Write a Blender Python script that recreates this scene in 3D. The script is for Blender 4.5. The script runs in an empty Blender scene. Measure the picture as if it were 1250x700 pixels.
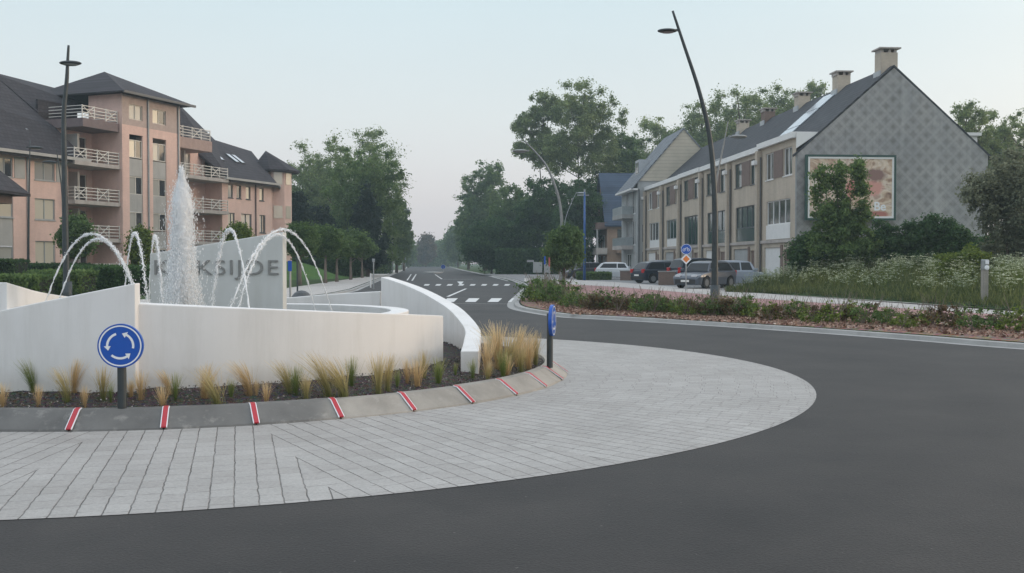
import bpy, math, random
import numpy as np
from mathutils import Vector, Matrix
R = math.radians
rnd = random.Random(7)
SC = bpy.context.scene
COL = SC.collection

# ------------------------------------------------------------------ camera, world, sun, exposure
F = 1250.0; CH = 1.7; PITCH = math.atan(29/1250)
cam = bpy.data.cameras.new('camera'); camo = bpy.data.objects.new('camera', cam); COL.objects.link(camo)
cam.lens = 36; cam.sensor_width = 36; cam.clip_start = .05; cam.clip_end = 3000
camo.location = (0, 0, CH); camo.rotation_euler = (R(90)-PITCH, 0, 0)
SC.camera = camo
SUN_EL, SUN_AZ = 7.0, 80.0       # azimuth clockwise from +Y
w = bpy.data.worlds.new('World'); SC.world = w; w.use_nodes = True
nt = w.node_tree; nt.nodes.clear()
N = nt.nodes.new; L = nt.links.new
out = N('ShaderNodeOutputWorld'); add = N('ShaderNodeAddShader')
sky = N('ShaderNodeTexSky'); sky.sky_type = 'NISHITA'; sky.sun_disc = False
sky.sun_elevation = R(SUN_EL); sky.sun_rotation = R(SUN_AZ); sky.dust_density = 2.5; sky.ozone_density = 1.5
b1 = N('ShaderNodeBackground'); b1.inputs[1].default_value = .05; L(sky.outputs[0], b1.inputs[0])
tc = N('ShaderNodeTexCoord'); sx = N('ShaderNodeSeparateXYZ'); L(tc.outputs['Generated'], sx.inputs[0])
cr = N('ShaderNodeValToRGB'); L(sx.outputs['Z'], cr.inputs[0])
def stops(cr, st):
    e = cr.color_ramp.elements
    while len(e) > 1: e.remove(e[-1])
    e[0].position = st[0][0]; e[0].color = (*st[0][1], 1)
    for p, c in st[1:]:
        q = e.new(p); q.color = (*c, 1)
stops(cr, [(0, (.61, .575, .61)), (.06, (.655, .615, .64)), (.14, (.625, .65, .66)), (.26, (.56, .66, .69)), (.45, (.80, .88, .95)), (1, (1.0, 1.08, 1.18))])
# thin veil of cloud and the dawn glow low on the right
no = N('ShaderNodeTexNoise'); no.inputs['Scale'].default_value = 1.6; no.inputs['Detail'].default_value = 5
mp = N('ShaderNodeMapping'); mp.inputs['Scale'].default_value = (1, 1, 4); L(tc.outputs['Generated'], mp.inputs[0]); L(mp.outputs[0], no.inputs[0])
mr = N('ShaderNodeMapRange'); L(no.outputs[0], mr.inputs[0]); mr.inputs[1].default_value = .3; mr.inputs[2].default_value = .7; mr.inputs[3].default_value = .97; mr.inputs[4].default_value = 1.03
dt = N('ShaderNodeVectorMath'); dt.operation = 'DOT_PRODUCT'; L(tc.outputs['Generated'], dt.inputs[0])
dt.inputs[1].default_value = (math.sin(R(SUN_AZ))*.99, math.cos(R(SUN_AZ))*.99, .12)
gl = N('ShaderNodeMapRange'); L(dt.outputs['Value'], gl.inputs[0]); gl.inputs[1].default_value = -.1; gl.inputs[2].default_value = 1; gl.inputs[3].default_value = 0; gl.inputs[4].default_value = 1
pw = N('ShaderNodeMath'); pw.operation = 'POWER'; L(gl.outputs[0], pw.inputs[0]); pw.inputs[1].default_value = 5
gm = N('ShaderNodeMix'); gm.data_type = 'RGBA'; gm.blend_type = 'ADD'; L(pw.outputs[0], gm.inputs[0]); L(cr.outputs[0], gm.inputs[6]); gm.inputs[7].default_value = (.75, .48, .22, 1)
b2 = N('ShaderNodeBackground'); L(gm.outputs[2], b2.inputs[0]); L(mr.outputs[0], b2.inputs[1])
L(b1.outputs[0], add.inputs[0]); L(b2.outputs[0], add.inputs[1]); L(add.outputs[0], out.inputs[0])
sl = bpy.data.lights.new('sun', 'SUN'); sl.energy = .6; sl.angle = R(12); sl.color = (1, .80, .62)
so = bpy.data.objects.new('sun', sl); COL.objects.link(so)
sdir = Vector((math.sin(R(SUN_AZ))*math.cos(R(SUN_EL)), math.cos(R(SUN_AZ))*math.cos(R(SUN_EL)), math.sin(R(SUN_EL))))
so.rotation_euler = sdir.to_track_quat('Z', 'Y').to_euler()
vs = SC.view_settings; vs.view_transform = 'Standard'; vs.look = 'None'; vs.exposure = 0.15; vs.gamma = 1; vs.use_curve_mapping = False
SC.cycles.max_bounces = 6; SC.cycles.transparent_max_bounces = 16; SC.cycles.volume_bounces = 0

# ------------------------------------------------------------------ helpers
def G(px, py, h=0.0):
    """a photo pixel -> the world point at height h it stands for"""
    u = (px-625)/F; v = -(py-350)/F
    dy = math.cos(PITCH)+v*math.sin(PITCH); dz = v*math.cos(PITCH)-math.sin(PITCH)
    s = (h-CH)/dz
    return Vector((u*s, dy*s, h))
def PX(px, Z): return (px-625)/F*Z
def HY(py, Z): return CH+(321-py)*Z/F
class MB:
    def __init__(s): s.v = []; s.f = []
    def add(s, vs, fs):
        n = len(s.v); s.v += [tuple(p) for p in vs]; s.f += [tuple(i+n for i in f) for f in fs]
    def hexa(s, p):      # 8 points, bottom 4 then top 4
        s.add(p, [(3,2,1,0),(4,5,6,7),(0,1,5,4),(1,2,6,5),(2,3,7,6),(3,0,4,7)])
    def box(s, x0, x1, y0, y1, z0, z1):
        s.hexa([(x0,y0,z0),(x1,y0,z0),(x1,y1,z0),(x0,y1,z0),(x0,y0,z1),(x1,y0,z1),(x1,y1,z1),(x0,y1,z1)])
    def boxf(s, pt, u0, u1, z0, z1, d0, d1):
        s.hexa([pt(u0,z0,d0),pt(u1,z0,d0),pt(u1,z0,d1),pt(u0,z0,d1),pt(u0,z1,d0),pt(u1,z1,d0),pt(u1,z1,d1),pt(u0,z1,d1)])
    def quad(s, *p): s.add(p, [tuple(range(len(p)))])
    def bar(s, a, b, w, h=None):
        a = Vector(a); b = Vector(b); d = (b-a).normalized(); h = h or w
        up = Vector((0,0,1)) if abs(d.z) < .95 else Vector((1,0,0))
        x = d.cross(up).normalized()*w/2; y = d.cross(x).normalized()*h/2
        s.hexa([a-x-y,a+x-y,a+x+y,a-x+y,b-x-y,b+x-y,b+x+y,b-x+y])
    def tube(s, pts, rad, n=10, caps=True):
        pts = [Vector(p) for p in pts]; m = len(pts)
        if not hasattr(rad, '__len__'): rad = [rad]*m
        x = None; vs = []
        for i, p in enumerate(pts):
            d = (pts[min(i+1,m-1)]-pts[max(i-1,0)]).normalized()
            if x is None:
                up = Vector((0,0,1)) if abs(d.z) < .9 else Vector((1,0,0)); x = d.cross(up).normalized()
            else: x = (x-d*x.dot(d)).normalized()
            y = d.cross(x)
            vs += [p+(x*math.cos(2*math.pi*k/n)+y*math.sin(2*math.pi*k/n))*rad[i] for k in range(n)]
        fs = [(i*n+k, i*n+(k+1)%n, (i+1)*n+(k+1)%n, (i+1)*n+k) for i in range(m-1) for k in range(n)]
        if caps: fs += [tuple(range(n))[::-1], tuple((m-1)*n+k for k in range(n))]
        s.add(vs, fs)
    def prism(s, poly, z0, z1):   # polygon in xy
        n = len(poly)
        s.add([(x,y,z0) for x,y in poly]+[(x,y,z1) for x,y in poly],
              [tuple(range(n))[::-1], tuple(range(n,2*n))]+[(i,(i+1)%n,n+(i+1)%n,n+i) for i in range(n)])
    def ext(s, pt, poly, d0, d1):   # polygon in (u,z), extruded over depth
        n = len(poly)
        s.add([pt(u,z,d0) for u,z in poly]+[pt(u,z,d1) for u,z in poly],
              [tuple(range(n))[::-1], tuple(range(n,2*n))]+[(i,(i+1)%n,n+(i+1)%n,n+i) for i in range(n)])
    def ellipsoid(s, c, r, nu=14, nv=8):
        vs = [(c[0], c[1], c[2]-r[2])]
        for j in range(1, nv):
            t = math.pi*j/nv-math.pi/2
            vs += [(c[0]+r[0]*math.cos(t)*math.cos(2*math.pi*i/nu), c[1]+r[1]*math.cos(t)*math.sin(2*math.pi*i/nu), c[2]+r[2]*math.sin(t)) for i in range(nu)]
        vs.append((c[0], c[1], c[2]+r[2])); fs = []
        for i in range(nu):
            k = (i+1)%nu; fs.append((0, 1+k, 1+i)); fs.append((len(vs)-1, 1+(nv-2)*nu+i, 1+(nv-2)*nu+k))
            for j in range(nv-2): fs.append((1+j*nu+i, 1+j*nu+k, 1+(j+1)*nu+k, 1+(j+1)*nu+i))
        s.add(vs, fs)
    def build(s, name, mat, parent=None, smooth=False, bevel=0, off=None):
        me = bpy.data.meshes.new(name)
        v = s.v if off is None else [(p[0]-off[0], p[1]-off[1], p[2]-off[2]) for p in s.v]
        me.from_pydata(v, [], s.f); me.materials.append(mat)
        if smooth: me.polygons.foreach_set('use_smooth', [True]*len(me.polygons))
        me.update(); o = bpy.data.objects.new(name, me); COL.objects.link(o)
        if parent: o.parent = parent
        elif off is not None: o.location = off
        if bevel:
            m = o.modifiers.new('bevel', 'BEVEL'); m.width = bevel; m.segments = 2; m.limit_method = 'ANGLE'
        return o
def tag(o, label=None, cat=None, group=None, kind=None):
    if label: o['label'] = label
    if cat: o['category'] = cat
    if group: o['group'] = group
    if kind: o['kind'] = kind
    return o
def empty(name, loc, rz=0, label=None, cat=None, group=None):
    o = bpy.data.objects.new(name, None); COL.objects.link(o); o.location = loc; o.rotation_euler = (0,0,rz); o.empty_display_size = .2
    return tag(o, label, cat, group)
def copy_tree(o, parent=None):
    c = o.copy(); COL.objects.link(c); c.parent = parent
    for ch in list(o.children): copy_tree(ch, c)
    return c
def npmesh(name, V, nper, mat, parent=None, loc=None, smooth=False):
    """faces of nper vertices each, unshared"""
    V = np.asarray(V, dtype=np.float32).reshape(-1, 3); nf = len(V)//nper
    me = bpy.data.meshes.new(name); me.vertices.add(len(V)); me.vertices.foreach_set('co', V.ravel())
    me.loops.add(len(V)); me.loops.foreach_set('vertex_index', np.arange(len(V), dtype=np.int32))
    me.polygons.add(nf); me.polygons.foreach_set('loop_start', np.arange(nf, dtype=np.int32)*nper)
    try: me.polygons.foreach_set('loop_total', np.full(nf, nper, dtype=np.int32))
    except Exception: pass
    me.materials.append(mat); me.update(calc_edges=True)
    o = bpy.data.objects.new(name, me); COL.objects.link(o)
    if parent: o.parent = parent
    if loc is not None: o.location = loc
    return o

# ------------------------------------------------------------------ materials
class Mt:
    def __init__(s, name):
        s.m = bpy.data.materials.new(name); s.m.use_nodes = True; s.t = s.m.node_tree; s.b = s.t.nodes['Principled BSDF']
    def n(s, typ, **kw):
        x = s.t.nodes.new('ShaderNode'+typ)
        for k, v in kw.items(): setattr(x, k, v)
        return x
    def l(s, a, b): s.t.links.new(a, b)
    def co(s, scale=(1,1,1), rot=(0,0,0), what='Object'):
        t = s.n('TexCoord'); m = s.n('Mapping'); m.inputs['Scale'].default_value = scale; m.inputs['Rotation'].default_value = rot
        s.l(t.outputs[what], m.inputs[0]); return m.outputs[0]
    def noise(s, scale, detail=6, rough=.6, vec=None):
        x = s.n('TexNoise'); x.inputs['Scale'].default_value = scale; x.inputs['Detail'].default_value = detail; x.inputs['Roughness'].default_value = rough
        s.l(vec or s.co(), x.inputs[0]); return x.outputs[0]
    def ramp(s, fac, st):
        x = s.n('ValToRGB'); stops(x, st); s.l(fac, x.inputs[0]); return x.outputs[0]
    def mix(s, fac, a, b, mode='MIX'):
        x = s.n('Mix', data_type='RGBA', blend_type=mode)
        for i, q in ((0, fac), (6, a), (7, b)):
            if isinstance(q, (int, float)): x.inputs[i].default_value = q
            elif isinstance(q, tuple): x.inputs[i].default_value = (*q, 1)
            else: s.l(q, x.inputs[i])
        return x.outputs[2]
    def math(s, op, a, b=0.0, c=None):
        x = s.n('Math', operation=op)
        for i, q in enumerate((a, b, c)):
            if q is None: continue
            if isinstance(q, (int, float)): x.inputs[i].default_value = q
            else: s.l(q, x.inputs[i])
        return x.outputs[0]
    def maprange(s, v, a, b, c, d):
        x = s.n('MapRange'); s.l(v, x.inputs[0])
        for i, q in enumerate((a, b, c, d)): x.inputs[i+1].default_value = q
        return x.outputs[0]
    def color(s, c):
        if isinstance(c, tuple): s.b.inputs['Base Color'].default_value = (*c, 1)
        else: s.l(c, s.b.inputs['Base Color'])
        return s
    def set(s, rough=.7, metal=0, spec=.5, **k):
        s.b.inputs['Roughness'].default_value = rough; s.b.inputs['Metallic'].default_value = metal; s.b.inputs['Specular IOR Level'].default_value = spec
        for a, v in k.items(): s.b.inputs[a].default_value = v
        return s
    def bump(s, h, strength=.3, dist=.01):
        x = s.n('Bump'); x.inputs['Strength'].default_value = strength; x.inputs['Distance'].default_value = dist
        s.l(h, x.inputs['Height']); s.l(x.outputs[0], s.b.inputs['Normal']); return s
def mul(c, k): return tuple(min(1, x*k) for x in c)
def plain(name, c, rough=.6, var=.12, scale=3, metal=0, bump=0, spec=.5):
    m = Mt(name); f = m.noise(scale)
    m.color(m.ramp(f, [(.3, mul(c, 1-var)), (.7, mul(c, 1+var))])).set(rough, metal, spec)
    if bump: m.bump(m.noise(scale*8), bump, .01)
    return m.m
def streaky(name, c, rough=.8, stain=(.5,.5,.5), amount=.35, sc=1.0):
    """weathered wall: blotches and vertical run-off streaks"""
    m = Mt(name); big = m.noise(.7*sc, 5); st = m.noise(1.0, 6, .7, m.co((2.2*sc, 2.2*sc, .18*sc)))
    col = m.ramp(big, [(.3, mul(c, .88)), (.7, mul(c, 1.1))])
    k = m.maprange(st, .48, .72, 0, amount)
    col = m.mix(k, col, m.mix(1.0, col, stain, 'MULTIPLY'))
    fine = m.noise(22, 4)
    col = m.mix(.35, col, m.mix(1.0, col, m.ramp(fine, [(.35, (.75,)*3), (.65, (1.2,)*3)]), 'MULTIPLY'))
    m.color(col).set(rough, 0, .3).bump(fine, .2, .01); return m.m
def brick(name, c1, c2, mortar, bw=.21, bh=.065, off=.5, axis='yz', stain=.35):
    m = Mt(name); t = m.n('TexCoord'); s = m.n('SeparateXYZ'); m.l(t.outputs['Object'], s.inputs[0])
    cb = m.n('CombineXYZ'); m.l(m.math('ADD', s.outputs['X'], s.outputs['Y']), cb.inputs[0]); m.l(s.outputs['Z'], cb.inputs[1])
    b = m.n('TexBrick'); m.l(cb.outputs[0], b.inputs['Vector'])
    b.inputs['Color1'].default_value = (*c1, 1); b.inputs['Color2'].default_value = (*c2, 1); b.inputs['Mortar'].default_value = (*mortar, 1)
    b.inputs['Scale'].default_value = 1; b.inputs['Brick Width'].default_value = bw; b.inputs['Row Height'].default_value = bh; b.inputs['Mortar Size'].default_value = .009; b.offset = off
    st = m.noise(1.0, 6, .7, m.co((.9, .9, .16)))
    col = m.mix(m.maprange(st, .45, .75, 0, stain), b.outputs[0], m.mix(1.0, b.outputs[0], (.55,.53,.52), 'MULTIPLY'))
    col = m.mix(.5, col, m.mix(1.0, col, m.ramp(m.noise(.5, 4), [(.3, (.8,)*3), (.7, (1.15,)*3)]), 'MULTIPLY'))
    m.color(col).set(.9, 0, .2); return m.m
def foliage(name, dark, light, trans=.5, hue=.03):
    m = Mt(name); g = m.n('NewGeometry')
    isl = g.outputs['Random Per Island']
    col = m.ramp(isl, [(0, dark), (.6, tuple((a+b)/2 for a, b in zip(dark, light))), (1, light)])
    big = m.noise(.35, 3, .5, m.co(what='Object'))
    col = m.mix(m.maprange(big, .35, .65, 0, 1), m.mix(1.0, col, (.75,.80,.75), 'MULTIPLY'), m.mix(1.0, col, (1.15,1.1,.95), 'MULTIPLY'))
    m.color(col).set(.65, 0, .25)
    tr = m.n('BsdfTranslucent'); m.l(col, tr.inputs[0]); mx = m.n('MixShader'); mx.inputs[0].default_value = trans
    o = m.t.nodes['Material Output']; m.l(m.b.outputs[0], mx.inputs[1]); m.l(tr.outputs[0], mx.inputs[2]); m.l(mx.outputs[0], o.inputs[0])
    return m.m
def glass(name, c, rough=.04, curtain=None, ior_s=(1.0, 1.75)):
    m = Mt(name)
    if curtain:
        t = m.n('NewGeometry'); f = m.ramp(t.outputs['Random Per Island'], [(.0, c), (.49, c), (.5, curtain), (1, curtain)])
        m.color(f)
    else: m.color(c)
    m.set(rough, 0, ior_s[0]); m.b.inputs['IOR'].default_value = ior_s[1]
    wv = m.noise(.9, 2, .4); m.bump(wv, .05, .05)
    return m.m

# asphalt
m = Mt('asphalt'); big = m.noise(.12, 5); fine = m.noise(60, 4, .7); mid = m.noise(.55, 6, .65)
col = m.ramp(big, [(.3, (.031,.0285,.0275)), (.7, (.041,.038,.0365))])
col = m.mix(.6, col, m.mix(1.0, col, m.ramp(mid, [(.34, (.58,.58,.60)), (.66, (1.42,1.38,1.33))]), 'MULTIPLY'))
col = m.mix(.8, col, m.mix(1.0, col, m.ramp(fine, [(.3, (.55,)*3), (.5, (.95,)*3), (.75, (1.65,)*3)]), 'MULTIPLY'))
vo = m.n('TexVoronoi'); vo.inputs['Scale'].default_value = 55; m.l(m.co(), vo.inputs[0])
sg = m.noise(.35, 2, .5, m.co((1, 1, 1), (0, 0, .4))); col = m.mix(m.maprange(sg, .56, .60, 0, .55), col, m.mix(1.0, col, (.74,.74,.76), 'MULTIPLY'))
xx_ = m.n('SeparateXYZ'); m.l(m.co(), xx_.inputs[0]); dx_ = m.math('ADD', xx_.outputs['X'], 4.76); dy_ = m.math('SUBTRACT', xx_.outputs['Y'], 15.64)
rd_ = m.math('ADD', m.math('SQRT', m.math('ADD', m.math('MULTIPLY', dx_, dx_), m.math('MULTIPLY', dy_, dy_))), m.math('MULTIPLY', m.noise(.5, 3), .8))
for c0 in (11.3, 13.1): col = m.mix(m.maprange(m.math('ABSOLUTE', m.math('SUBTRACT', rd_, c0)), .15, .55, .35, 0), col, m.mix(1.0, col, (.72,.72,.74), 'MULTIPLY'))
spk = m.noise(23, 2, .5); col = m.mix(m.maprange(spk, .72, .76, 0, .6), col, (.16,.15,.14))
m.color(col).set(.6, 0, .22).bump(m.math('ADD', fine, vo.outputs[0]), .5, .006); ASPHALT = m.m
# apron of concrete setts, laid in sectors of parallel rows round the island's centre (object origin)
m = Mt('setts'); t = m.n('TexCoord'); s3 = m.n('SeparateXYZ'); m.l(t.outputs['Object'], s3.inputs[0])
ang = m.math('ARCTAN2', s3.outputs['Y'], s3.outputs['X'])
sec = R(16.0); q = m.math('MULTIPLY', m.math('ADD', m.math('FLOOR', m.math('DIVIDE', m.math('ADD', ang, R(67.0+352)), sec)), .5), sec)
q = m.math('SUBTRACT', q, R(67.0+352))
ca = m.math('COSINE', q); sa = m.math('SINE', q)
rr = m.math('ADD', m.math('MULTIPLY', s3.outputs['X'], ca), m.math('MULTIPLY', s3.outputs['Y'], sa))
tt = m.math('SUBTRACT', m.math('MULTIPLY', s3.outputs['Y'], ca), m.math('MULTIPLY', s3.outputs['X'], sa))
wob = m.maprange(m.noise(7.0, 3), 0, 1, -.014, .014)
tt = m.math('ADD', tt, wob)
W_, L_ = .172, .23
row = m.math('DIVIDE', tt, W_); rowi = m.math('FLOOR', row); rf = m.math('ABSOLUTE', m.math('SUBTRACT', m.math('SUBTRACT', row, rowi), .5))
colx = m.math('ADD', m.math('DIVIDE', rr, L_), m.math('MULTIPLY', m.math('FRACT', m.math('MULTIPLY', rowi, .37)), .35))
coli = m.math('FLOOR', colx); cf = m.math('ABSOLUTE', m.math('SUBTRACT', m.math('SUBTRACT', colx, coli), .5))
seamv = m.math('ABSOLUTE', m.math('SUBTRACT', m.math('FRACT', m.math('DIVIDE', m.math('ADD', ang, R(67.0+352)), sec)), .5))
jn = m.noise(9, 4)
j1 = m.maprange(rf, .462, .486, 0, .9); j2 = m.math('MULTIPLY', m.maprange(cf, .47, .49, 0, 1), m.maprange(jn, .40, .66, .08, .7))
j1 = m.math('MULTIPLY', j1, m.maprange(m.noise(2.5, 4), .3, .6, .45, 1))
j = m.math('MAXIMUM', j1, j2)
cell = m.n('CombineXYZ'); m.l(rowi, cell.inputs[0]); m.l(coli, cell.inputs[1]); m.l(q, cell.inputs[2])
wn = m.n('TexWhiteNoise'); wn.noise_dimensions = '3D'; m.l(cell.outputs[0], wn.inputs[0])
base = m.ramp(wn.outputs[0], [(0, (.335,.32,.305)), (.5, (.355,.342,.328)), (1, (.38,.368,.352))])
base = m.mix(.7, base, m.mix(1.0, base, m.ramp(m.noise(.8, 6, .65), [(.3, (.82,.81,.80)), (.7, (1.12,1.12,1.12))]), 'MULTIPLY'))
base = m.mix(m.maprange(m.noise(1.7, 6, .75), .60, .75, 0, .3), base, (.20,.19,.17))
base = m.mix(.6, base, m.mix(1.0, base, m.ramp(m.noise(40, 4, .7), [(.3, (.7,)*3), (.7, (1.25,)*3)]), 'MULTIPLY'))
base = m.mix(j, base, (.055,.05,.045))
m.color(base).set(.62, 0, .4).bump(m.math('SUBTRACT', m.math('MULTIPLY', m.noise(35, 4), .3), j), .7, .012); SETTS = m.m
# concrete kerb, walls
def concrete(name, c, k=.2, stain=(.6,.6,.58)):
    m = Mt(name); a = m.noise(1.3, 6, .65); col = m.ramp(a, [(.3, mul(c, 1-k)), (.7, mul(c, 1+k*.6))])
    st = m.noise(1.0, 6, .7, m.co((3, 3, .5))); col = m.mix(m.maprange(st, .5, .75, 0, .4), col, m.mix(1.0, col, stain, 'MULTIPLY'))
    fi = m.noise(45, 4, .7); col = m.mix(.4, col, m.mix(1.0, col, m.ramp(fi, [(.3, (.8,)*3), (.7, (1.15,)*3)]), 'MULTIPLY'))
    m.color(col).set(.75, 0, .35).bump(fi, .3, .005); return m.m
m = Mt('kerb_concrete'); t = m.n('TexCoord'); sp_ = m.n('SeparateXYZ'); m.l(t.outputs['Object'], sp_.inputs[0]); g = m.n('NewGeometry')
stone_tone = m.math('ADD', m.maprange(sp_.outputs['X'], 2.65, 3.0, 0, .62), m.math('MULTIPLY', g.outputs['Random Per Island'], .35)); col = m.ramp(stone_tone, [(0, (.12,.12,.117)), (.35, (.17,.167,.16)), (.6, (.27,.255,.23)), (1, (.36,.335,.30))])  # stones go from darker to paler across X, plus random tone per stone
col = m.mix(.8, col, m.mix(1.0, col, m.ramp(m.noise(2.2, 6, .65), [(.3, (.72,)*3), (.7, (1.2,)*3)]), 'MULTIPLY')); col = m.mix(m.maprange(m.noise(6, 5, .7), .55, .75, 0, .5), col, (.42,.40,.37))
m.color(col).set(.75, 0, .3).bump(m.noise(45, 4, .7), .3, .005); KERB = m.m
def concrete_(): pass
KERBL = concrete('pale_kerb_concrete', (.34,.335,.325), .15)
def rendered(name, c):
    m = Mt(name); a = m.noise(.9, 5, .6); col = m.ramp(a, [(.3, mul(c, .93)), (.7, mul(c, 1.03))])
    st = m.noise(1.0, 6, .7, m.co((2.5, 2.5, .3))); col = m.mix(m.maprange(st, .45, .72, 0, .75), col, m.mix(1.0, col, (.84,.835,.81), 'MULTIPLY'))
    z = m.n('SeparateXYZ'); m.l(m.co(), z.inputs[0]); sp = m.noise(7, 5)
    k = m.math('MULTIPLY', m.maprange(m.math('ADD', z.outputs['Z'], m.math('MULTIPLY', sp, .25)), .36, .55, .5, 0), 1.0)
    col = m.mix(k, col, m.mix(1.0, col, (.72,.69,.64), 'MULTIPLY'))
    m.color(col).set(.6, 0, .4).bump(m.noise(5, 4), .12, .01); return m.m
WHITE = rendered('white_render', (.76,.75,.74)); GREYW = rendered('grey_render', (.60,.615,.605))
m = Mt('bark_mulch'); a = m.noise(38, 4, .75); v = m.n('TexVoronoi'); v.inputs['Scale'].default_value = 30; m.l(m.co(), v.inputs[0])
m.color(m.mix(.5, m.ramp(a, [(.3, (.025,.02,.018)), (.55, (.075,.065,.06)), (.75, (.22,.20,.185))]), m.mix(1.0, v.outputs['Color'], (.11,.095,.085), 'MULTIPLY'))).set(.9,0,.2).bump(v.outputs[0], .9, .03); MULCH = m.m
m = Mt('red_mulch'); a = m.noise(14, 5, .75); v = m.n('TexVoronoi'); v.inputs['Scale'].default_value = 9; m.l(m.co(), v.inputs[0])
m.color(m.mix(.5, m.ramp(a, [(.3, (.10,.06,.045)), (.55, (.24,.155,.12)), (.75, (.46,.33,.26))]), m.mix(1.0, v.outputs['Color'], (.42,.28,.22), 'MULTIPLY'))).set(.9,0,.2).bump(v.outputs[0], .9, .05); REDMULCH = m.m
def chips(name, cs):
    m = Mt(name); g = m.n('NewGeometry'); m.color(m.ramp(g.outputs['Random Per Island'], [(i/(len(cs)-1), c) for i, c in enumerate(cs)])).set(.8, 0, .3); return m.m
def turf(name, a, b, c):
    m = Mt(name); n1 = m.noise(.4, 6, .7); n2 = m.noise(6, 5, .7)
    col = m.ramp(n1, [(.3, a), (.6, b), (.8, c)]); col = m.mix(.8, col, m.mix(1.0, col, m.ramp(n2, [(.3, (.55,)*3), (.7, (1.4,)*3)]), 'MULTIPLY'))
    m.color(col).set(.9, 0, .15).bump(n2, .8, .08); return m.m
TURF = turf('turf', (.035,.06,.025), (.055,.09,.03), (.09,.11,.045))
TURFB = turf('bright_turf', (.05,.11,.03), (.08,.16,.04), (.12,.18,.05))
def paving(name, c, bw=.3, bh=.3):
    m = Mt(name); b = m.n('TexBrick'); m.l(m.co(), b.inputs['Vector']); b.inputs['Scale'].default_value = 1; b.inputs['Brick Width'].default_value = bw; b.inputs['Row Height'].default_value = bh
    b.inputs['Mortar Size'].default_value = .008; b.inputs['Color1'].default_value = (*mul(c, .93), 1); b.inputs['Color2'].default_value = (*mul(c, 1.06), 1); b.inputs['Mortar'].default_value = (*mul(c, .55), 1)
    col = m.mix(.6, b.outputs[0], m.mix(1.0, b.outputs[0], m.ramp(m.noise(.5, 5), [(.3, (.82,)*3), (.7, (1.12,)*3)]), 'MULTIPLY'))
    m.color(col).set(.75, 0, .35); return m.m
PALE = paving('pale_paving', (.46,.435,.41)); REDP = paving('red_paving', (.36,.20,.19), .2, .1); GREYP = paving('grey_paving', (.24,.24,.24), .2, .1)
PAINT = plain('road_paint', (.62,.62,.61), .6, .12, 4)
PINK = brick('pink_brick', (.74,.50,.43), (.68,.46,.395), (.68,.53,.47), stain=.3)
GREYP2 = streaky('grey_panel', (.40,.39,.375), .6, amount=.25)
CONC = streaky('balcony_concrete', (.42,.385,.36), .85, (.55,.52,.5), .5)
BUFF = brick('buff_brick', (.52,.45,.36), (.465,.40,.325), (.47,.42,.36), stain=.4)
BROWNB = brick('brown_brick', (.16,.11,.09), (.20,.13,.105), (.22,.19,.17), stain=.2)
ORANGEB = brick('orange_brick', (.34,.22,.16), (.29,.19,.14), (.3,.26,.22), stain=.3)
GREYB = streaky('grey_facade', (.36,.37,.37), .8)
CREAM = streaky('cream_frame', (.62,.58,.52), .6, amount=.2)
WHITEP = plain('white_plastic', (.72,.72,.71), .45, .05, 2)
DARKM = plain('dark_metal', (.045,.055,.06), .45, .2, 6, .3)
GALV = plain('galvanised_metal', (.33,.35,.36), .45, .12, 6, .6)
LAMPG = plain('grey_lamp_paint', (.25,.255,.25), .5, .15, 5, .2)
BLUEM = plain('blue_painted_metal', (.02,.085,.25), .4, .1, 4)
BLACKP = plain('black_plastic', (.02,.02,.022), .6, .2, 5)
RAIL = plain('cream_railing', (.62,.60,.56), .5, .08, 5)
BROWNP = plain('brown_panel', (.15,.10,.085), .55, .15, 3)
DKFRAME = plain('dark_frame', (.09,.095,.10), .5, .1, 3)
SIGNBLUE = plain('sign_blue', (.008,.085,.42), .32, .06, 5); SIGNWHITE = plain('sign_white', (.78,.80,.83), .35, .03, 5)
REDREF = plain('red_reflective', (.42,.015,.028), .35, .12, 20); ORANGE = plain('sign_orange', (.75,.22,.04), .4, .05, 5)
def roofmat(name, c, rowh=.3):
    m = Mt(name); wv = m.n('TexBrick'); t = m.n('TexCoord'); s = m.n('SeparateXYZ'); m.l(t.outputs['Object'], s.inputs[0]); cb = m.n('CombineXYZ')
    m.l(m.math('ADD', s.outputs['Y'], m.math('MULTIPLY', s.outputs['X'], .01)), cb.inputs[0]); m.l(s.outputs['Z'], cb.inputs[1]); m.l(cb.outputs[0], wv.inputs['Vector'])
    wv.inputs['Scale'].default_value = 1; wv.inputs['Brick Width'].default_value = .35; wv.inputs['Row Height'].default_value = rowh; wv.inputs['Mortar Size'].default_value = .02
    wv.inputs['Color1'].default_value = (*mul(c, .85), 1); wv.inputs['Color2'].default_value = (*mul(c, 1.15), 1); wv.inputs['Mortar'].default_value = (*mul(c, .5), 1)
    col = m.mix(.6, wv.outputs[0], m.mix(1.0, wv.outputs[0], m.ramp(m.noise(.6, 6), [(.3, (.8,)*3), (.7, (1.2,)*3)]), 'MULTIPLY'))
    m.color(col).set(.75, 0, .18).bump(wv.outputs['Fac'], .4, .03); return m.m
SLATE = roofmat('dark_tiles', (.050,.046,.052)); SLATE2 = roofmat('slate', (.062,.066,.074), .25); BLUEROOF = roofmat('blue_tiles', (.06,.085,.13)); ZINC = plain('zinc', (.40,.42,.44), .45, .1, 2, .3)
G_WARM = glass('window_glass', (.03,.03,.032), .05, (.60,.53,.41)); G_DARK = glass('dark_window_glass', (.025,.032,.035), .06, (.05,.06,.06)); G_TEAL = glass('teal_window_glass', (.03,.065,.065), .08)
G_CAR = glass('car_glass', (.02,.024,.028), .12, None, (.35, 1.45)); G_ROOF = glass('roof_glass', (.45,.5,.55), .15)
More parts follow.
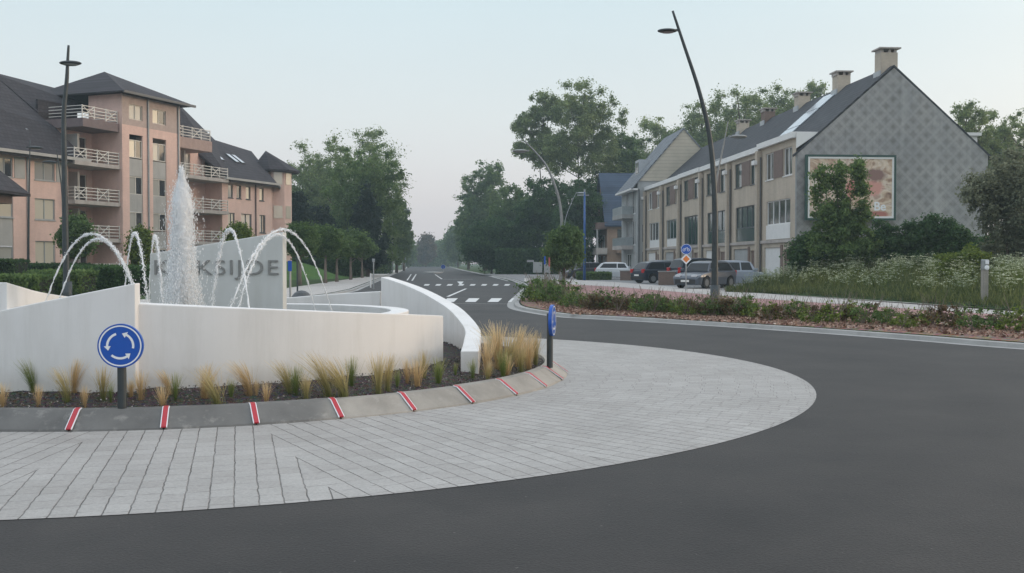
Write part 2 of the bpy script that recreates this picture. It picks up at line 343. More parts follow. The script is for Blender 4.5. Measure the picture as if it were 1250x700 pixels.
TYRE = plain('tyre_rubber', (.02,.02,.02), .85, .2, 9); RIM = plain('alloy', (.16,.165,.17), .6, .1, 9, 0, 0, .2)
BARK = streaky('bark', (.11,.085,.065), .95, sc=3); BARKP = streaky('pale_bark', (.22,.18,.15), .95, sc=3)
WOOD = streaky('grey_wood', (.30,.28,.25), .9, sc=4)
# diamond slates with dark hearts and pale run-off on the end gable
m = Mt('diamond_slates'); t = m.n('TexCoord'); s = m.n('SeparateXYZ'); m.l(t.outputs['Object'], s.inputs[0])
def cells(u, v, size):
    a = m.math('DIVIDE', m.math('ADD', u, v), size); b = m.math('DIVIDE', m.math('SUBTRACT', u, v), size)
    fa = m.math('ABSOLUTE', m.math('SUBTRACT', m.math('FRACT', a), .5)); fb = m.math('ABSOLUTE', m.math('SUBTRACT', m.math('FRACT', b), .5))
    return m.math('MAXIMUM', fa, fb), a, b
wz = m.maprange(m.noise(1.2, 3), 0, 1, -.08, .08)
dd, a_, b_ = cells(m.math('ADD', s.outputs['X'], wz), s.outputs['Z'], .90)
hb, _, _ = cells(s.outputs['X'], s.outputs['Z'], .34)
base = m.ramp(m.noise(.5, 5), [(.3, (.27,.275,.28)), (.7, (.37,.365,.355))])
dark = m.math('MULTIPLY', m.maprange(dd, .12, .42, 1, 0), m.maprange(m.noise(1.3, 5), .35, .62, .35, 1))
base = m.mix(m.math('MULTIPLY', dark, .62), base, (.135,.13,.12))
base = m.mix(m.maprange(hb, .455, .49, 0, .45), base, (.13,.13,.13))
stk = m.noise(1.0, 5, .6, m.co((.9, .9, .09))); base = m.mix(m.maprange(stk, .53, .68, 0, .45), base, (.46,.465,.46))
m.color(base).set(.75, 0, .3); DIAMOND = m.m
m = Mt('cream_boards'); s = m.n('SeparateXYZ'); m.l(m.co(), s.inputs[0]); fr = m.math('FRACT', m.math('DIVIDE', s.outputs['Z'], .38))
base = m.ramp(m.noise(.8, 5), [(.3, (.42,.385,.31)), (.7, (.52,.47,.385))]); base = m.mix(m.maprange(fr, .84, .95, 0, .55), base, (.2,.18,.15)); m.color(base).set(.8); BOARDS = m.m
# ------------------------------------------------------------------ the ground, roads and verges (setting)
CX, CY = -4.76, 15.64
mb = MB(); mb.quad((-900,-120,-.05),(900,-120,-.05),(900,1200,-.05),(-900,1200,-.05)); tag(mb.build('ground', TURF), kind='structure')
def sheet(name, pts, z, mat, kind='structure', thick=.0):
    mb = MB()
    if thick: mb.prism([(p[0], p[1]) for p in pts], z-thick, z)
    else: mb.quad(*[(p[0], p[1], z) for p in pts])
    return tag(mb.build(name, mat), kind=kind)
sheet('road', [(-90,-60),(60,-60),(60,40),(6,40),(.72,81.7),(-10.5,225),(-38,580),(-58,580),(-24,225),(-9.4,60),(-9,50),(-90,50)], 0, ASPHALT)
# island apron ring
def ring(name, r0, r1, z0, z1, mat, n=160, **k):
    mb = MB(); vs = []; fs = []
    for i in range(n):
        a = 2*math.pi*i/n; vs += [(r0*math.cos(a), r0*math.sin(a), z0), (r1*math.cos(a), r1*math.sin(a), z1)]
    fs = [(2*i, 2*i+1, 2*((i+1)%n)+1, 2*((i+1)%n)) for i in range(n)]
    mb.add(vs, fs); o = mb.build(name, mat); o.location = (CX, CY, 0); return o
IR, OR = 5.57, 9.03
tag(ring('apron_paving', IR-.1, OR, .035, .004, SETTS), kind='structure')
# kerb of one metre stones round the planted island
mb = MB(); rr2 = random.Random(3); nst = 39
prof = [(5.60, .02), (5.585, .055), (5.36, .215), (5.26, .225), (5.24, .05)]
for k in range(nst):
    a0 = R(-86.0)+2*math.pi*k/nst+.0018; a1 = R(-86.0)+2*math.pi*(k+1)/nst-.0018; dz = rr2.uniform(-.006, .006); dr = rr2.uniform(-.006, .006)
    vs = []
    for j in range(4):
        a = a0+(a1-a0)*j/3
        vs += [((r+dr)*math.cos(a), (r+dr)*math.sin(a), z+dz) for r, z in prof]
    n = len(prof); fs = [(j*n+i, j*n+i+1, (j+1)*n+i+1, (j+1)*n+i) for j in range(3) for i in range(n-1)]
    fs += [tuple(range(n))[::-1], tuple(3*n+i for i in range(n))]
    mb.add([(x, y, z) for x, y, z in vs], fs)
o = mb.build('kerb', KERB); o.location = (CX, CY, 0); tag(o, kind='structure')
lbl = ['red and white kerb reflector left of the front sign post, leftmost in view',
 'red and white kerb reflector standing upright, just right of the front sign post',
 'red and white kerb reflector, second to the right of the front sign post',
 'red and white kerb reflector, third to the right of the front sign post',
 'leaning red reflector strip on the kerb below the middle of the long white wall end',
 'leaning red kerb reflector just below the blunt end of the curved white ramp wall',
 'thin slanted red reflector strip on the kerb, third from the edge-on sign post',
 'thin slanted red reflector strip on the kerb, second left of the edge-on sign post',
 'thin slanted red reflector strip on the kerb beside the edge-on sign post foot',
 'narrowest red reflector strip, at the far bend of the kerb behind the edge-on sign']
for k in range(10):
    a = R(-86.0)+2*math.pi*k/nst; root = empty('kerb_reflector', (CX+5.47*math.cos(a), CY+5.47*math.sin(a), .135), a, lbl[k], 'reflector', 'red and white reflector strips on the island kerb')
    # local: x outwards, y along the kerb
    def slab(w0, w1, lift):
        m2 = MB(); p = [(.135, -.077), (-.105, .083), (-.165, .092)]; vs = []
        for x, z in p: vs += [(x+lift*.6, w0, z+lift), (x+lift*.6, w1, z+lift)]
        for x, z in p: vs += [(x, w0, z-.004), (x, w1, z-.004)]
        m2.add(vs, [(0,1,3,2),(2,3,5,4),(0,6,7,1),(0,2,8,6),(2,4,10,8),(1,7,9,3),(3,9,11,5),(4,5,11,10)]); return m2
    slab(-.034, .034, .006).build('white_edging', SIGNWHITE, root); slab(-.024, .024, .009).build('red_strip', REDREF, root)
# planted mound
mb = MB(); nr, na = 26, 150; vs = []; q = np.random.RandomState(2)
for i in range(nr+1):
    r = 5.27*(1-i/nr)
    h = .185+.11*min(1, (5.27-r)/1.0)
    for k in range(na):
        a = 2*math.pi*k/na; vs.append((r*math.cos(a), r*math.sin(a), h+(q.rand()-.5)*.035))
fs = [(i*na+k, i*na+(k+1)%na, (i+1)*na+(k+1)%na, (i+1)*na+k) for i in range(nr) for k in range(na)]
mb.add(vs, fs); o = mb.build('planting_bed', MULCH, smooth=True); o.location = (CX, CY, 0); tag(o, kind='structure')
def scatter_chips(name, pts, s0, s1, mat, label, cat, seed=1):
    r = np.random.RandomState(seed); P = np.array(pts); n = len(P)
    A = r.randn(n, 3); A /= np.linalg.norm(A, axis=1)[:, None]; A[:, 2] *= .5
    B = np.cross(A, r.randn(n, 3)); B /= np.linalg.norm(B, axis=1)[:, None]
    s = r.uniform(s0, s1, n)[:, None]; A *= s; B *= s*r.uniform(.4, .9, n)[:, None]
    V = np.stack([P-A, P-B*.9, P+A, P+B], axis=1); V[:, 1, 2] += .3*s[:, 0]
    o = npmesh(name, V, 4, mat); tag(o, label, cat, kind='stuff'); return o
q = np.random.RandomState(5); n = 22000
a = q.uniform(0, 2*math.pi, n); r_ = np.sqrt(q.uniform(4.0**2, 5.22**2, n)); hh = .195+.11*np.minimum(1, (5.27-r_)/1.0)
scatter_chips('wood_chips', np.stack([CX+r_*np.cos(a), CY+r_*np.sin(a), hh+q.uniform(0, .015, n)], 1), .006, .017,
   chips('chip_colours', [(.03,.024,.022), (.07,.06,.055), (.15,.135,.125), (.08,.068,.06), (.40,.37,.35)]), 'dark bark and gravel chips spread over the island bed', 'bark chips', 3)
# right-hand verge
kb = [G(560,330.5),G(600,337.5),G(622,341.5),G(637,347),G(641,352),G(637,359),G(630,366),G(627,372),G(631,377),G(650,381.5),G(692,387.5),G(756,391),G(880,398.5),G(1000,406.5),G(1120,415.5),G(1250,426)]
kb = [Vector((p.x, p.y, 0)) for p in kb]+[Vector((12.2,18.0,0)),Vector((14.2,14,0)),Vector((18,9,0)),Vector((26,4,0)),Vector((60,-2,0))]
kb[0] = Vector((-10.6,225,0)); kb.insert(0, Vector((-38,580,0)))
def smooth_line(p, n=6):
    o = []
    for i in range(len(p)-1):
        a = p[max(i-1,0)]; b = p[i]; c = p[i+1]; d = p[min(i+2,len(p)-1)]
        for k in range(n):
            t = k/n; o.append(.5*((2*b)+(c-a)*t+(2*a-5*b+4*c-d)*t*t+(3*b-a-3*c+d)*t**3))
    return o+[p[-1]]
near = smooth_line(kb[2:]); kline = [kb[0], kb[1]]+near
def side(line, d):
    o = []
    for i, p in enumerate(line):
        t = (line[min(i+1,len(line)-1)]-line[max(i-1,0)]).normalized(); o.append(p+Vector((-t.y, t.x, 0))*d)
    return o
def kerbline(name, line, sgn, mat, wide=.22, gutter=.26, h=.09):
    a = side(line, sgn*0); b = side(line, sgn*.03); c = side(line, sgn*wide); g = side(line, -sgn*gutter)
    mb = MB(); n = len(line); vs = []
    for i in range(n): vs += [(g[i].x,g[i].y,.005),(a[i].x,a[i].y,.009),(b[i].x,b[i].y,h),(c[i].x,c[i].y,h+.008),(c[i].x,c[i].y,-.04)]
    mb.add(vs, [(i*5+j, i*5+j+1, (i+1)*5+j+1, (i+1)*5+j) for i in range(n-1) for j in range(4)])
    return tag(mb.build(name, mat), kind='structure')
kerbline('kerb', kline, 1, KERBL)
inn = side(kline, .28)
sheet('verge', [(p.x,p.y) for p in inn]+[(400,-2),(400,580)], .105, TURF, thick=.14)
# mulch strip, red cycle path, pale footpath
Lr = [G(660,352.5),G(720,362),G(770,368),G(830,376),G(900,382.5),G(1050,391),G(1250,403)]
Lm = [G(640,346),G(700,349.5),G(760,353),G(830,359.5),G(900,366),G(1050,377),G(1250,391)]
Lp = [G(640,341),G(700,343.5),G(760,347),G(830,353),G(900,359),G(1100,372.5),G(1250,384)]
def extn(l, k=30): d = (l[-1]-l[-2]).normalized(); return l+[l[-1]+d*k]
Lr, Lm, Lp = extn(Lr), extn(Lm), extn(Lp)
def band(name, A, B, z, mat): return sheet(name, [(p.x,p.y) for p in A]+[(p.x,p.y) for p in reversed(B)], z, mat)
inn_n = [p for p in inn if p.y < 66]
strip = [p for p in inn_n if p.x > -.2 and (p.x > 1.0 or p.y < 47)]
start = [Vector((2.2, 60, 0))]
sheet('mulch_bed', [(p.x,p.y) for p in strip if p.y < 45]+[(60,8)]+[(p.x,p.y) for p in reversed(Lr)], .112, REDMULCH)
band('cycle_path', Lr, Lm, .116, REDP); band('footpath', Lm, Lp, .120, PALE)
# paved corner by the crossing, and the parking street in front of the terrace
sheet('pavement', [(p.x,p.y) for p in inn if 44 < p.y < 130]+[(2.6,47),(Lr[0].x, Lr[0].y),(Lp[0].x,Lp[0].y),(-1.5,130)], .1105, GREYP)
sheet('parking_street', [(Lp[4].x,Lp[4].y),(Lp[3].x,Lp[3].y),(Lp[2].x,Lp[2].y),(Lp[1].x,Lp[1].y),(Lp[0].x,Lp[0].y),(-4.5,140),(-2,175),(10,175),(18.2,67),(14.8,60)], .115, GREYP)
# left verge
lk = [Vector(p+(0,)) for p in [(-58,580),(-24.2,225),(-9.6,62),(-9.4,52),(-10.3,45),(-13.5,39),(-19,34.5),(-28,31),(-45,28),(-90,24)]]
lk = [lk[0], lk[1]]+smooth_line(lk[2:])
kerbline('kerb', lk, -1, KERBL)
il = side(lk, -.28)
sheet('verge', [(p.x,p.y) for p in il]+[(-500,24),(-500,580)], .105, TURF, thick=.14)
sheet('footpath', [(p.x,p.y) for p in il if p.y < 230 and p.x > -30]+[(-28,35.5),(-21,38.5),(-16.5,43),(-14,50),(-14,62),(-16.5,112),(-29,225)], .115, PALE)
# painted markings
def mark(pts, z=.006):
    mb = MB(); mb.quad(*[(p.x,p.y,z) for p in pts]); return mb
mk = MB()
def mquad(l): mk.quad(*[(lambda p: (p.x, p.y, .007))(G(*q)) for q in l])
def mline(a, b, wd):
    A = G(*a); B = G(*b); t = (B-A).normalized(); nx = Vector((-t.y, t.x, 0))*wd/2
    mk.quad(*[(p.x, p.y, .007) for p in (A-nx, B-nx, B+nx, A+nx)])
for x0 in (541, 567.5, 595, 620): mquad([(x0,369),(x0+13,369),(x0+18,364.5),(x0+5,364.5)])
for x0 in range(517, 622, 14): mquad([(x0,349),(x0+6,349),(x0+8,347.2),(x0+2,347.2)])
mline((546.5,362.5),(569,352.7),.16); mline((541,341.3),(577,341.3),.35); mline((531,335.3),(539.5,341),.16); mline((503,343),(508,335),.16); mline((497,342.5),(502,335),.14)
mquad([(558,344),(566,344),(563,347.5),(561.5,347.5)]); mline((548,371),(640,371.5),.10)
mline((600,338),(620,343.2),.16); mline((584,334.5),(600,338),.16)
tag(mk.build('road_markings', PAINT), kind='structure')
# a low grassed mound and the small far traffic island
mb = MB(); nr, na = 10, 36; vs = []; q = np.random.RandomState(8)
for i in range(nr+1):
    r = 1-i/nr
    for k in range(na):
        a = 2*math.pi*k/na; vs.append((6.2*r*math.cos(a), 15*r*math.sin(a), 1.75*(math.cos(math.pi*r)*.5+.5)+(q.rand()-.5)*.05))
mb.add(vs, [(i*na+k, i*na+(k+1)%na, (i+1)*na+(k+1)%na, (i+1)*na+k) for i in range(nr) for k in range(na)]); o = mb.build('grass_mound', TURFB, smooth=True); o.location = (-23.2, 107, .1); tag(o, kind='structure')
ti = MB(); ti.prism([(1.6*math.cos(2*math.pi*k/24)*(1), 9*math.sin(2*math.pi*k/24)) for k in range(24)], 0, .14); o = ti.build('traffic_island', KERBL); o.location = (-13.2, 172, 0); o.rotation_euler = (0,0,.08); tag(o, kind='structure')

# ------------------------------------------------------------------ fountain: walls, basin, name slab
def P2(r, deg): return (CX+r*math.cos(R(deg)), CY+r*math.sin(R(deg)))
def ribbon(name, outer, inner, hs, mat, label, z0=.12, bevel=.012, cat='wall'):
    """wall swept between two plan lines with its top following hs"""
    n = len(outer); ox, oy = outer[0]; off = (ox, oy, z0); mb = MB(); vs = []
    for i in range(n): vs += [(*outer[i], z0), (*outer[i], hs[i]), (*inner[i], hs[i]), (*inner[i], z0)]
    fs = [(i*4+j, i*4+(j+1)%4, (i+1)*4+(j+1)%4, (i+1)*4+j) for i in range(n-1) for j in range(4)]+[(3,2,1,0), tuple((n-1)*4+j for j in range(4))]
    mb.add(vs, fs); o = mb.build(name, mat, off=off, bevel=bevel)
    m = o.modifiers.new('w', 'WEIGHTED_NORMAL') if False else None
    return tag(o, label, cat)
def arcw(name, a0, a1, ro, ri, h, mat, label, n=36, roundend=0):
    O, I, H = [], [], []
    for k in range(n+1):
        t = k/n; a = a0+(a1-a0)*t; r1 = ro(t); r2 = ri(t)
        O.append(P2(r1, a)); I.append(P2(r2, a)); H.append(h(t))
    return ribbon(name, O, I, H, mat, label)
# long front wall, its far end rounded inwards
def ro1(t): return 4.27-.42*t-(.0 if t < .84 else 1.25*((t-.84)/.16)**2)
arcw('fountain_wall', -83.2, -3, ro1, lambda t: 3.95-.42*t-(.0 if t < .84 else 1.1*((t-.84)/.16)**2), lambda t: 1.25-.36*t, WHITE, 'long low white wall curving round the front right of the fountain, top sloping gently down', n=60)
arcw('fountain_wall', -82.0, -150, lambda t: 4.42, lambda t: 4.18, lambda t: 1.475-1.05*t, WHITE, 'white ramp wall in front left of the fountain, highest beside the front sign and falling leftwards', n=44)
W = smooth_line([Vector(p) for p in [(-.44,13.55,.53),(-.46,14.9,.58),(-.515,16.1,.68),(-.84,17.75,.88),(-1.21,18.85,1.03),(-1.61,19.6,1.18),(-2.0,20.1,1.3),(-2.45,20.5,1.42)]], 6)
Wi = [p-Vector((-(W[min(i+1,len(W)-1)]-W[max(i-1,0)]).normalized().y, (W[min(i+1,len(W)-1)]-W[max(i-1,0)]).normalized().x, 0))*(-.24) for i, p in enumerate(W)]
ribbon('fountain_wall', [(p.x,p.y) for p in W], [(p.x,p.y) for p in Wi], [p.z for p in W], WHITE, 'white curved ramp wall on the right of the fountain, low blunt end towards the viewer')
B_ = smooth_line([Vector(p) for p in [(-2.62,20.58,1.13),(-3.6,20.75,1.07),(-4.6,20.7,.99),(-6,20.3,.87),(-7,19.9,.78)]], 5)
ribbon('fountain_wall', [(p.x,p.y) for p in B_], [(p.x,p.y-.22) for p in B_], [p.z for p in B_], WHITE, 'low white wall behind the basin, running left from the tall end of the curved ramp')
C_ = smooth_line([Vector(p) for p in [(-7.72,15.65,1.40),(-7.95,16.6,1.31),(-8.12,17.6,1.2),(-8.15,18.8,1.08),(-7.9,20,.95)]], 5)
ribbon('fountain_wall', [(p.x,p.y) for p in C_], [(p.x-.16,p.y) for p in C_], [p.z for p in C_], WHITE, 'white wall at the back left of the fountain with a narrow end face and cream lit side')
PCX, PCY = -4.7, 15.9
root = empty('fountain_basin', (PCX, PCY, .15), 0, 'round white water basin inside the ring of fountain walls', 'fountain basin')
mb = MB(); n = 72; vs = []
for k in range(n):
    a = 2*math.pi*k/n; c, s = math.cos(a), math.sin(a)
    vs += [(3.08*c,3.08*s,0),(3.08*c,3.08*s,.80),(2.80*c,2.80*s,.80),(2.80*c,2.80*s,.3)]
mb.add(vs, [(k*4+j, k*4+j+1, ((k+1)%n)*4+j+1, ((k+1)%n)*4+j) for k in range(n) for j in range(3)]); mb.build('basin_wall', WHITE, root, bevel=.01)
m = Mt('pool_water'); m.color((.035,.05,.05)).set(.06, 0, .6).bump(m.noise(9, 5), .6, .03); POOL = m.m
mb = MB(); mb.add([(2.81*math.cos(2*math.pi*k/n), 2.81*math.sin(2*math.pi*k/n), .66) for k in range(n)], [tuple(range(n))]); mb.build('water_surface', POOL, root)
# slab with the town name
SZ = 16.5; xl, xr = PX(183, SZ), PX(345.5, SZ); SX = (xl+xr)/2
root = empty('name_slab', (SX, SZ, .15), 0, 'tall grey slab with a slanted top carrying the town name in raised letters', 'name sign')
mb = MB(); hl, hr = HY(310, SZ)-.15, HY(283.5, SZ)-.15; w2 = (xr-xl)/2
mb.hexa([(-w2,0,0),(w2,0,0),(w2,.27,0),(-w2,.27,0),(-w2,0,hl),(w2,0,hr),(w2,.27,hr),(-w2,.27,hl)]); mb.build('slab', GREYW, root, bevel=.012)
def text_mesh(txt, size, ext=.0, offset=0.0, sp=1.0):
    cu = bpy.data.curves.new('t', 'FONT'); cu.body = txt; cu.size = size; cu.extrude = ext; cu.offset = offset; cu.space_character = sp
    cu.align_x = 'LEFT'; o = bpy.data.objects.new('t', cu); COL.objects.link(o); bpy.context.view_layer.update()
    me = bpy.data.meshes.new_from_object(o.evaluated_get(bpy.context.evaluated_depsgraph_get())); bpy.data.objects.remove(o); bpy.data.curves.remove(cu); return me
LET = plain('letter_metal', (.26,.265,.26), .4, .1, 8, .5)
me = text_mesh('KOKSIJDE', .42, .010, -.002, 1.12)
xs = [v.co.x for v in me.vertices]; ys = [v.co.y for v in me.vertices]; bw_ = max(xs)-min(xs); bh_ = max(ys)-min(ys)
Tw = (340-189)/F*SZ; Th = 24/F*SZ; x0 = min(xs)
M4 = Matrix.Translation((PX(189, SZ)-SX, -.014, HY(341.5, SZ)-.15)) @ Matrix.Rotation(R(90), 4, 'X') @ Matrix.Diagonal((Tw/bw_, Th/bh_, 1, 1)) @ Matrix.Translation((-x0, -min(ys), 0))
me.transform(M4); me.materials.clear(); me.materials.append(LET); me.name = 'lettering'
o = bpy.data.objects.new('lettering', me); COL.objects.link(o); o.parent = root

# water
m = Mt('white_water'); m.color((.95,.96,.97)).set(.25, 0, .5); tr = m.n('BsdfTransparent'); tl = m.n('BsdfTranslucent'); tl.inputs[0].default_value = (.95,.96,.97,1)
m1 = m.n('MixShader'); m1.inputs[0].default_value = .45; m.l(m.b.outputs[0], m1.inputs[1]); m.l(tl.outputs[0], m1.inputs[2])
m.l(m1.outputs[0], m.t.nodes['Material Output'].inputs[0]); FOAM = m.m
m = Mt('water_veil'); m.color((.95,.96,.97)).set(.3, 0, .5); tr = m.n('BsdfTransparent'); tl = m.n('BsdfTranslucent'); tl.inputs[0].default_value = (.95,.96,.97,1)
m1 = m.n('MixShader'); m1.inputs[0].default_value = .5; m.l(m.b.outputs[0], m1.inputs[1]); m.l(tl.outputs[0], m1.inputs[2])
vn = m.noise(1.0, 6, .75, m.co((16, 16, 3.2))); fac = m.maprange(vn, .42, .75, .02, .55)
m2 = m.n('MixShader'); m.l(fac, m2.inputs[0]); m.l(tr.outputs[0], m2.inputs[1]); m.l(m1.outputs[0], m2.inputs[2]); m.l(m2.outputs[0], m.t.nodes['Material Output'].inputs[0]); VEIL = m.m
def drops(P, s, stretch, rs, dirs=None):
    """little octahedra; returns triangles"""
    n = len(P); out_ = []
    s = s[:, None]; ax = np.tile(np.array([[1,0,0.]]), (n,1))*s; ay = np.tile(np.array([[0,1,0.]]), (n,1))*s; az = (dirs if dirs is not None else np.tile(np.array([[0,0,1.]]), (n,1)))*s*stretch[:, None]
    T = []
    for a, b in ((ax, ay), (ay, -ax), (-ax, -ay), (-ay, ax)):
        T.append(np.stack([P+a, P+b, P+az], 1)); T.append(np.stack([P+b, P+a, P-az], 1))
    return np.concatenate(T).reshape(-1, 3)
JX, JY = -4.78, 14.85; zb = .82
root = empty('fountain_jet', (JX, JY, zb), 0, 'tall foaming central column of white water in front of the name slab', 'water jet')
rs = np.random.RandomState(11); H = HY(204, JY)-zb
def jr(t): return np.interp(t, [0,.12,.3,.55,.75,.86,.93,1], [.15,.155,.16,.165,.155,.10,.05,.022])
n, nz = 26, 60; mb = MB(); vs = []
for i in range(nz+1):
    t = i/nz
    for k in range(n):
        a = 2*math.pi*k/n; rr_ = float(jr(t))*(.80+.10*math.sin(3*a+9*t)+.16*rs.rand())*(1-.25*(1-t)); vs.append((rr_*math.cos(a), rr_*math.sin(a), H*t*.985+.04*rs.rand()))
mb.add(vs, [(i*n+k, i*n+(k+1)%n, (i+1)*n+(k+1)%n, (i+1)*n+k) for i in range(nz) for k in range(n)]); mb.build('water_column', FOAM, root, smooth=True)
mb = MB(); vs = []
for i in range(31):
    t = i/30
    for k in range(n):
        a = 2*math.pi*k/n; rr_ = (.34-.20*t)*(.85+.3*rs.rand()); vs.append((rr_*math.cos(a), rr_*math.sin(a), H*.48*t))
mb.add(vs, [(i*n+k, i*n+(k+1)%n, (i+1)*n+(k+1)%n, (i+1)*n+k) for i in range(30) for k in range(n)]); mb.build('mist', VEIL, root, smooth=True)
mb = MB(); mb.tube([(0,0,0),(0,0,H*.4),(0,0,H*.8),(0,0,H*.95)], [.11,.115,.115,.02], 12); mb.build('water_core', FOAM, root, smooth=True)
nd = 11000; t = rs.beta(1.1, 1.5, nd); a = rs.uniform(0, 2*math.pi, nd)
spread = np.where(rs.rand(nd) < .75, rs.normal(.92, .16, nd), np.abs(rs.normal(1.0, .6, nd))); wid = jr(t)*spread*(1+1.7*np.clip(.5-t, 0, 1)*rs.rand(nd))
P = np.stack([wid*np.cos(a), wid*np.sin(a), H*t+rs.normal(0, .03, nd)], 1)
V = drops(P, rs.uniform(.002, .0062, nd), rs.uniform(1, 5, nd), rs); npmesh('spray', V, 3, FOAM, root)
arcs = [((-7.02,15.2),(-5.45,15.2),HY(285,14.9),'water arc springing furthest left, over the cream lit wall'),
        ((-7.06,15.75),(-5.55,15.5),HY(291.5,15.3),'slightly lower inner water arc beside the furthest left one'),
        ((-6.5,17.1),(-5.5,15.5),HY(285,16.2),'narrow steep water arc between the left arcs and the central jet, outer one'),
        ((-6.15,17.3),(-5.35,15.7),HY(288,16.4),'narrow steep water arc just left of the central jet, inner one'),
        ((-3.45,13.55),(-4.35,14.75),HY(280,14.1),'narrow water arc crossing the first letters right of the central jet'),
        ((-3.06,17.45),(-3.95,14.05),HY(281,15.9),'higher of the two wide water arcs ending right of the name slab'),
        ((-3.4,17.74),(-4.0,14.7),HY(287,16.3),'lower of the two wide water arcs ending right of the name slab')]
for (ax_, ay_), (bx_, by_), top, lb in arcs:
    root = empty('water_arc', (ax_, ay_, zb), 0, lb, 'water arc', 'thin water arcs round the central jet')
    Hh = top-zb; pts = []; rad = []; n = 90; ph = rs.uniform(0, 6)
    for k in range(n+1):
        t = k/n; z = Hh*4*t*(1-t); x = (bx_-ax_)*t; y = (by_-ay_)*t; j = .004+.013*t
        pts.append((x+rs.normal(0, j*.5), y+rs.normal(0, j*.5), z+rs.normal(0, j*.5))); rad.append((.0115+.005*t)*(.7+.35*math.sin(k*1.1+ph)+.3*rs.rand())*(1 if t < .75 else 1-.6*(t-.75)/.25))
    mb = MB(); mb.tube(pts, rad, 7); mb.build('water_strand', FOAM, root, smooth=True)
    nd = 900; t = rs.beta(2.2, 1.3, nd); P = np.stack([(bx_-ax_)*t, (by_-ay_)*t, Hh*4*t*(1-t)], 1)+rs.normal(0, 1, (nd, 3))*(.005+.018*t)[:, None]
    V = drops(P, rs.uniform(.002, .007, nd), rs.uniform(1, 2.5, nd), rs); npmesh('droplets', V, 3, FOAM, root)
    mb = MB(); mb.tube([(0,0,-.12),(0,0,.0)], [.028,.02], 10); mb.build('nozzle', BLACKP, root)

# feather grass
def grassmat(name, a, b, c):
    m = Mt(name); s = m.n('SeparateXYZ'); m.l(m.co(), s.inputs[0]); g = m.n('NewGeometry')
    col = m.ramp(m.maprange(s.outputs['Z'], 0, .5, 0, 1), [(0, a), (.5, b), (1, c)])
    col = m.mix(.7, col, m.mix(1.0, col, m.ramp(g.outputs['Random Per Island'], [(0, (.6,.62,.6)), (1, (1.35,1.3,1.2))]), 'MULTIPLY'))
    m.color(col).set(.7, 0, .3); tl = m.n('BsdfTranslucent'); m.l(col, tl.inputs[0]); mx = m.n('MixShader'); mx.inputs[0].default_value = .3
    m.l(m.b.outputs[0], mx.inputs[1]); m.l(tl.outputs[0], mx.inputs[2]); m.l(mx.outputs[0], m.t.nodes['Material Output'].inputs[0]); return m.m
GS = grassmat('straw_grass', (.40,.28,.14), (.62,.46,.26), (.74,.60,.40)); GM = grassmat('green_straw_grass', (.15,.18,.06), (.46,.38,.18), (.68,.55,.36)); GG = grassmat('green_grass', (.09,.14,.03), (.20,.25,.08), (.42,.40,.19))
def tuft_data(seed, lean, nbl, spread, mat, h=.5):
    r = np.random.RandomState(seed); V = []
    for i in range(nbl):
        a = r.uniform(0, 2*math.pi); b = abs(r.normal(0, 1))*.03; L = h*(.35+.72*r.rand()**.7); k = abs(r.normal(0, 1))*spread; ln = lean*r.uniform(.6, 1.3)
        p = []; seg = 5
        for j in range(seg+1):
            t = j/seg; p.append(np.array([b*math.cos(a)+(k*math.cos(a)*t**1.6+ln*t**2)*L, b*math.sin(a)+k*math.sin(a)*t**1.6*L, L*t*(1-.12*k*t)]))
        wd = r.uniform(.0012, .0026); s = np.array([math.cos(a+1.4), math.sin(a+1.4), 0])
        for j in range(seg):
            w0 = wd*(1-.5*j/seg)*(1.6 if j >= 3 else 1); w1 = wd*(1-.5*(j+1)/seg)*(1.6 if 2 <= j < 4 else .8)
            V += [p[j]-s*w0, p[j]+s*w0, p[j+1]+s*w1, p[j+1]-s*w1]
    # share vertices along a blade so that one blade is one island
    V = np.array(V).reshape(-1, 4, 3); verts = []; faces = []
    for i in range(nbl):
        base = len(verts); q0 = V[i*5:(i+1)*5]; verts += [tuple(q0[0][0]), tuple(q0[0][1])]
        for j in range(5):
            verts += [tuple(q0[j][3]), tuple(q0[j][2])]; faces.append((base+2*j, base+2*j+1, base+2*j+3, base+2*j+2))
    me = bpy.data.meshes.new('grass_tuft'); me.from_pydata(verts, [], faces); me.materials.append(mat); return me
TV = {}
for nm, mt in (('s', GS), ('m', GM), ('g', GG)):
    for li, ln in (('0', .0), ('l', -.38), ('r', .16)): TV[nm+li] = [tuft_data(31+ord(nm)+k*7+ord(li), ln, 150, .24, mt) for k in range(2)]
tl_ = [(3,499,30,'s0'),(40,478,38,'gl'),(47,499,26,'s0'),(82,490,42,'ml'),(90,478,36,'sr'),(103,499,25,'s0'),(126,484,38,'m0'),(135,492,22,'g0'),(172,487,36,'s0'),(160,480,22,'s0'),(198,499,26,'s0'),(214,490,36,'g0'),(207,478,28,'sl'),
 (250,486,40,'sr'),(266,500,42,'ml'),(282,486,22,'g0'),(305,477,40,'sl'),(313,481,20,'s0'),(329,496,26,'s0'),(353,476,34,'ml'),(361,481,34,'g0'),(374,490,30,'m0'),(401,487,46,'ml'),(421,487,50,'ml'),(429,468,30,'g0'),
 (466,484,48,'m0'),(473,480,42,'mr'),(485,474,24,'g0'),(497,466,28,'s0'),(509,473,36,'s0'),(517,462,30,'m0'),(535,470,32,'g0'),(577,464,22,'g0'),(556,458,16,'g0'),
 (595,459,42,'s0'),(601,466,26,'mr'),(607,451,52,'s0'),(614,461,32,'g0'),(620,453,48,'mr'),(627,461,24,'s0'),(631,447,46,'sr'),(637,455,36,'m0'),(644,446,38,'sr'),(651,452,44,'s0'),(659,447,40,'m0'),(611,444,40,'ml'),(640,440,26,'m0')]
gd = {'s': 'straw', 'm': 'straw-green', 'g': 'green'}; ld = {'0': 'upright', 'l': 'left-leaning', 'r': 'right-leaning'}
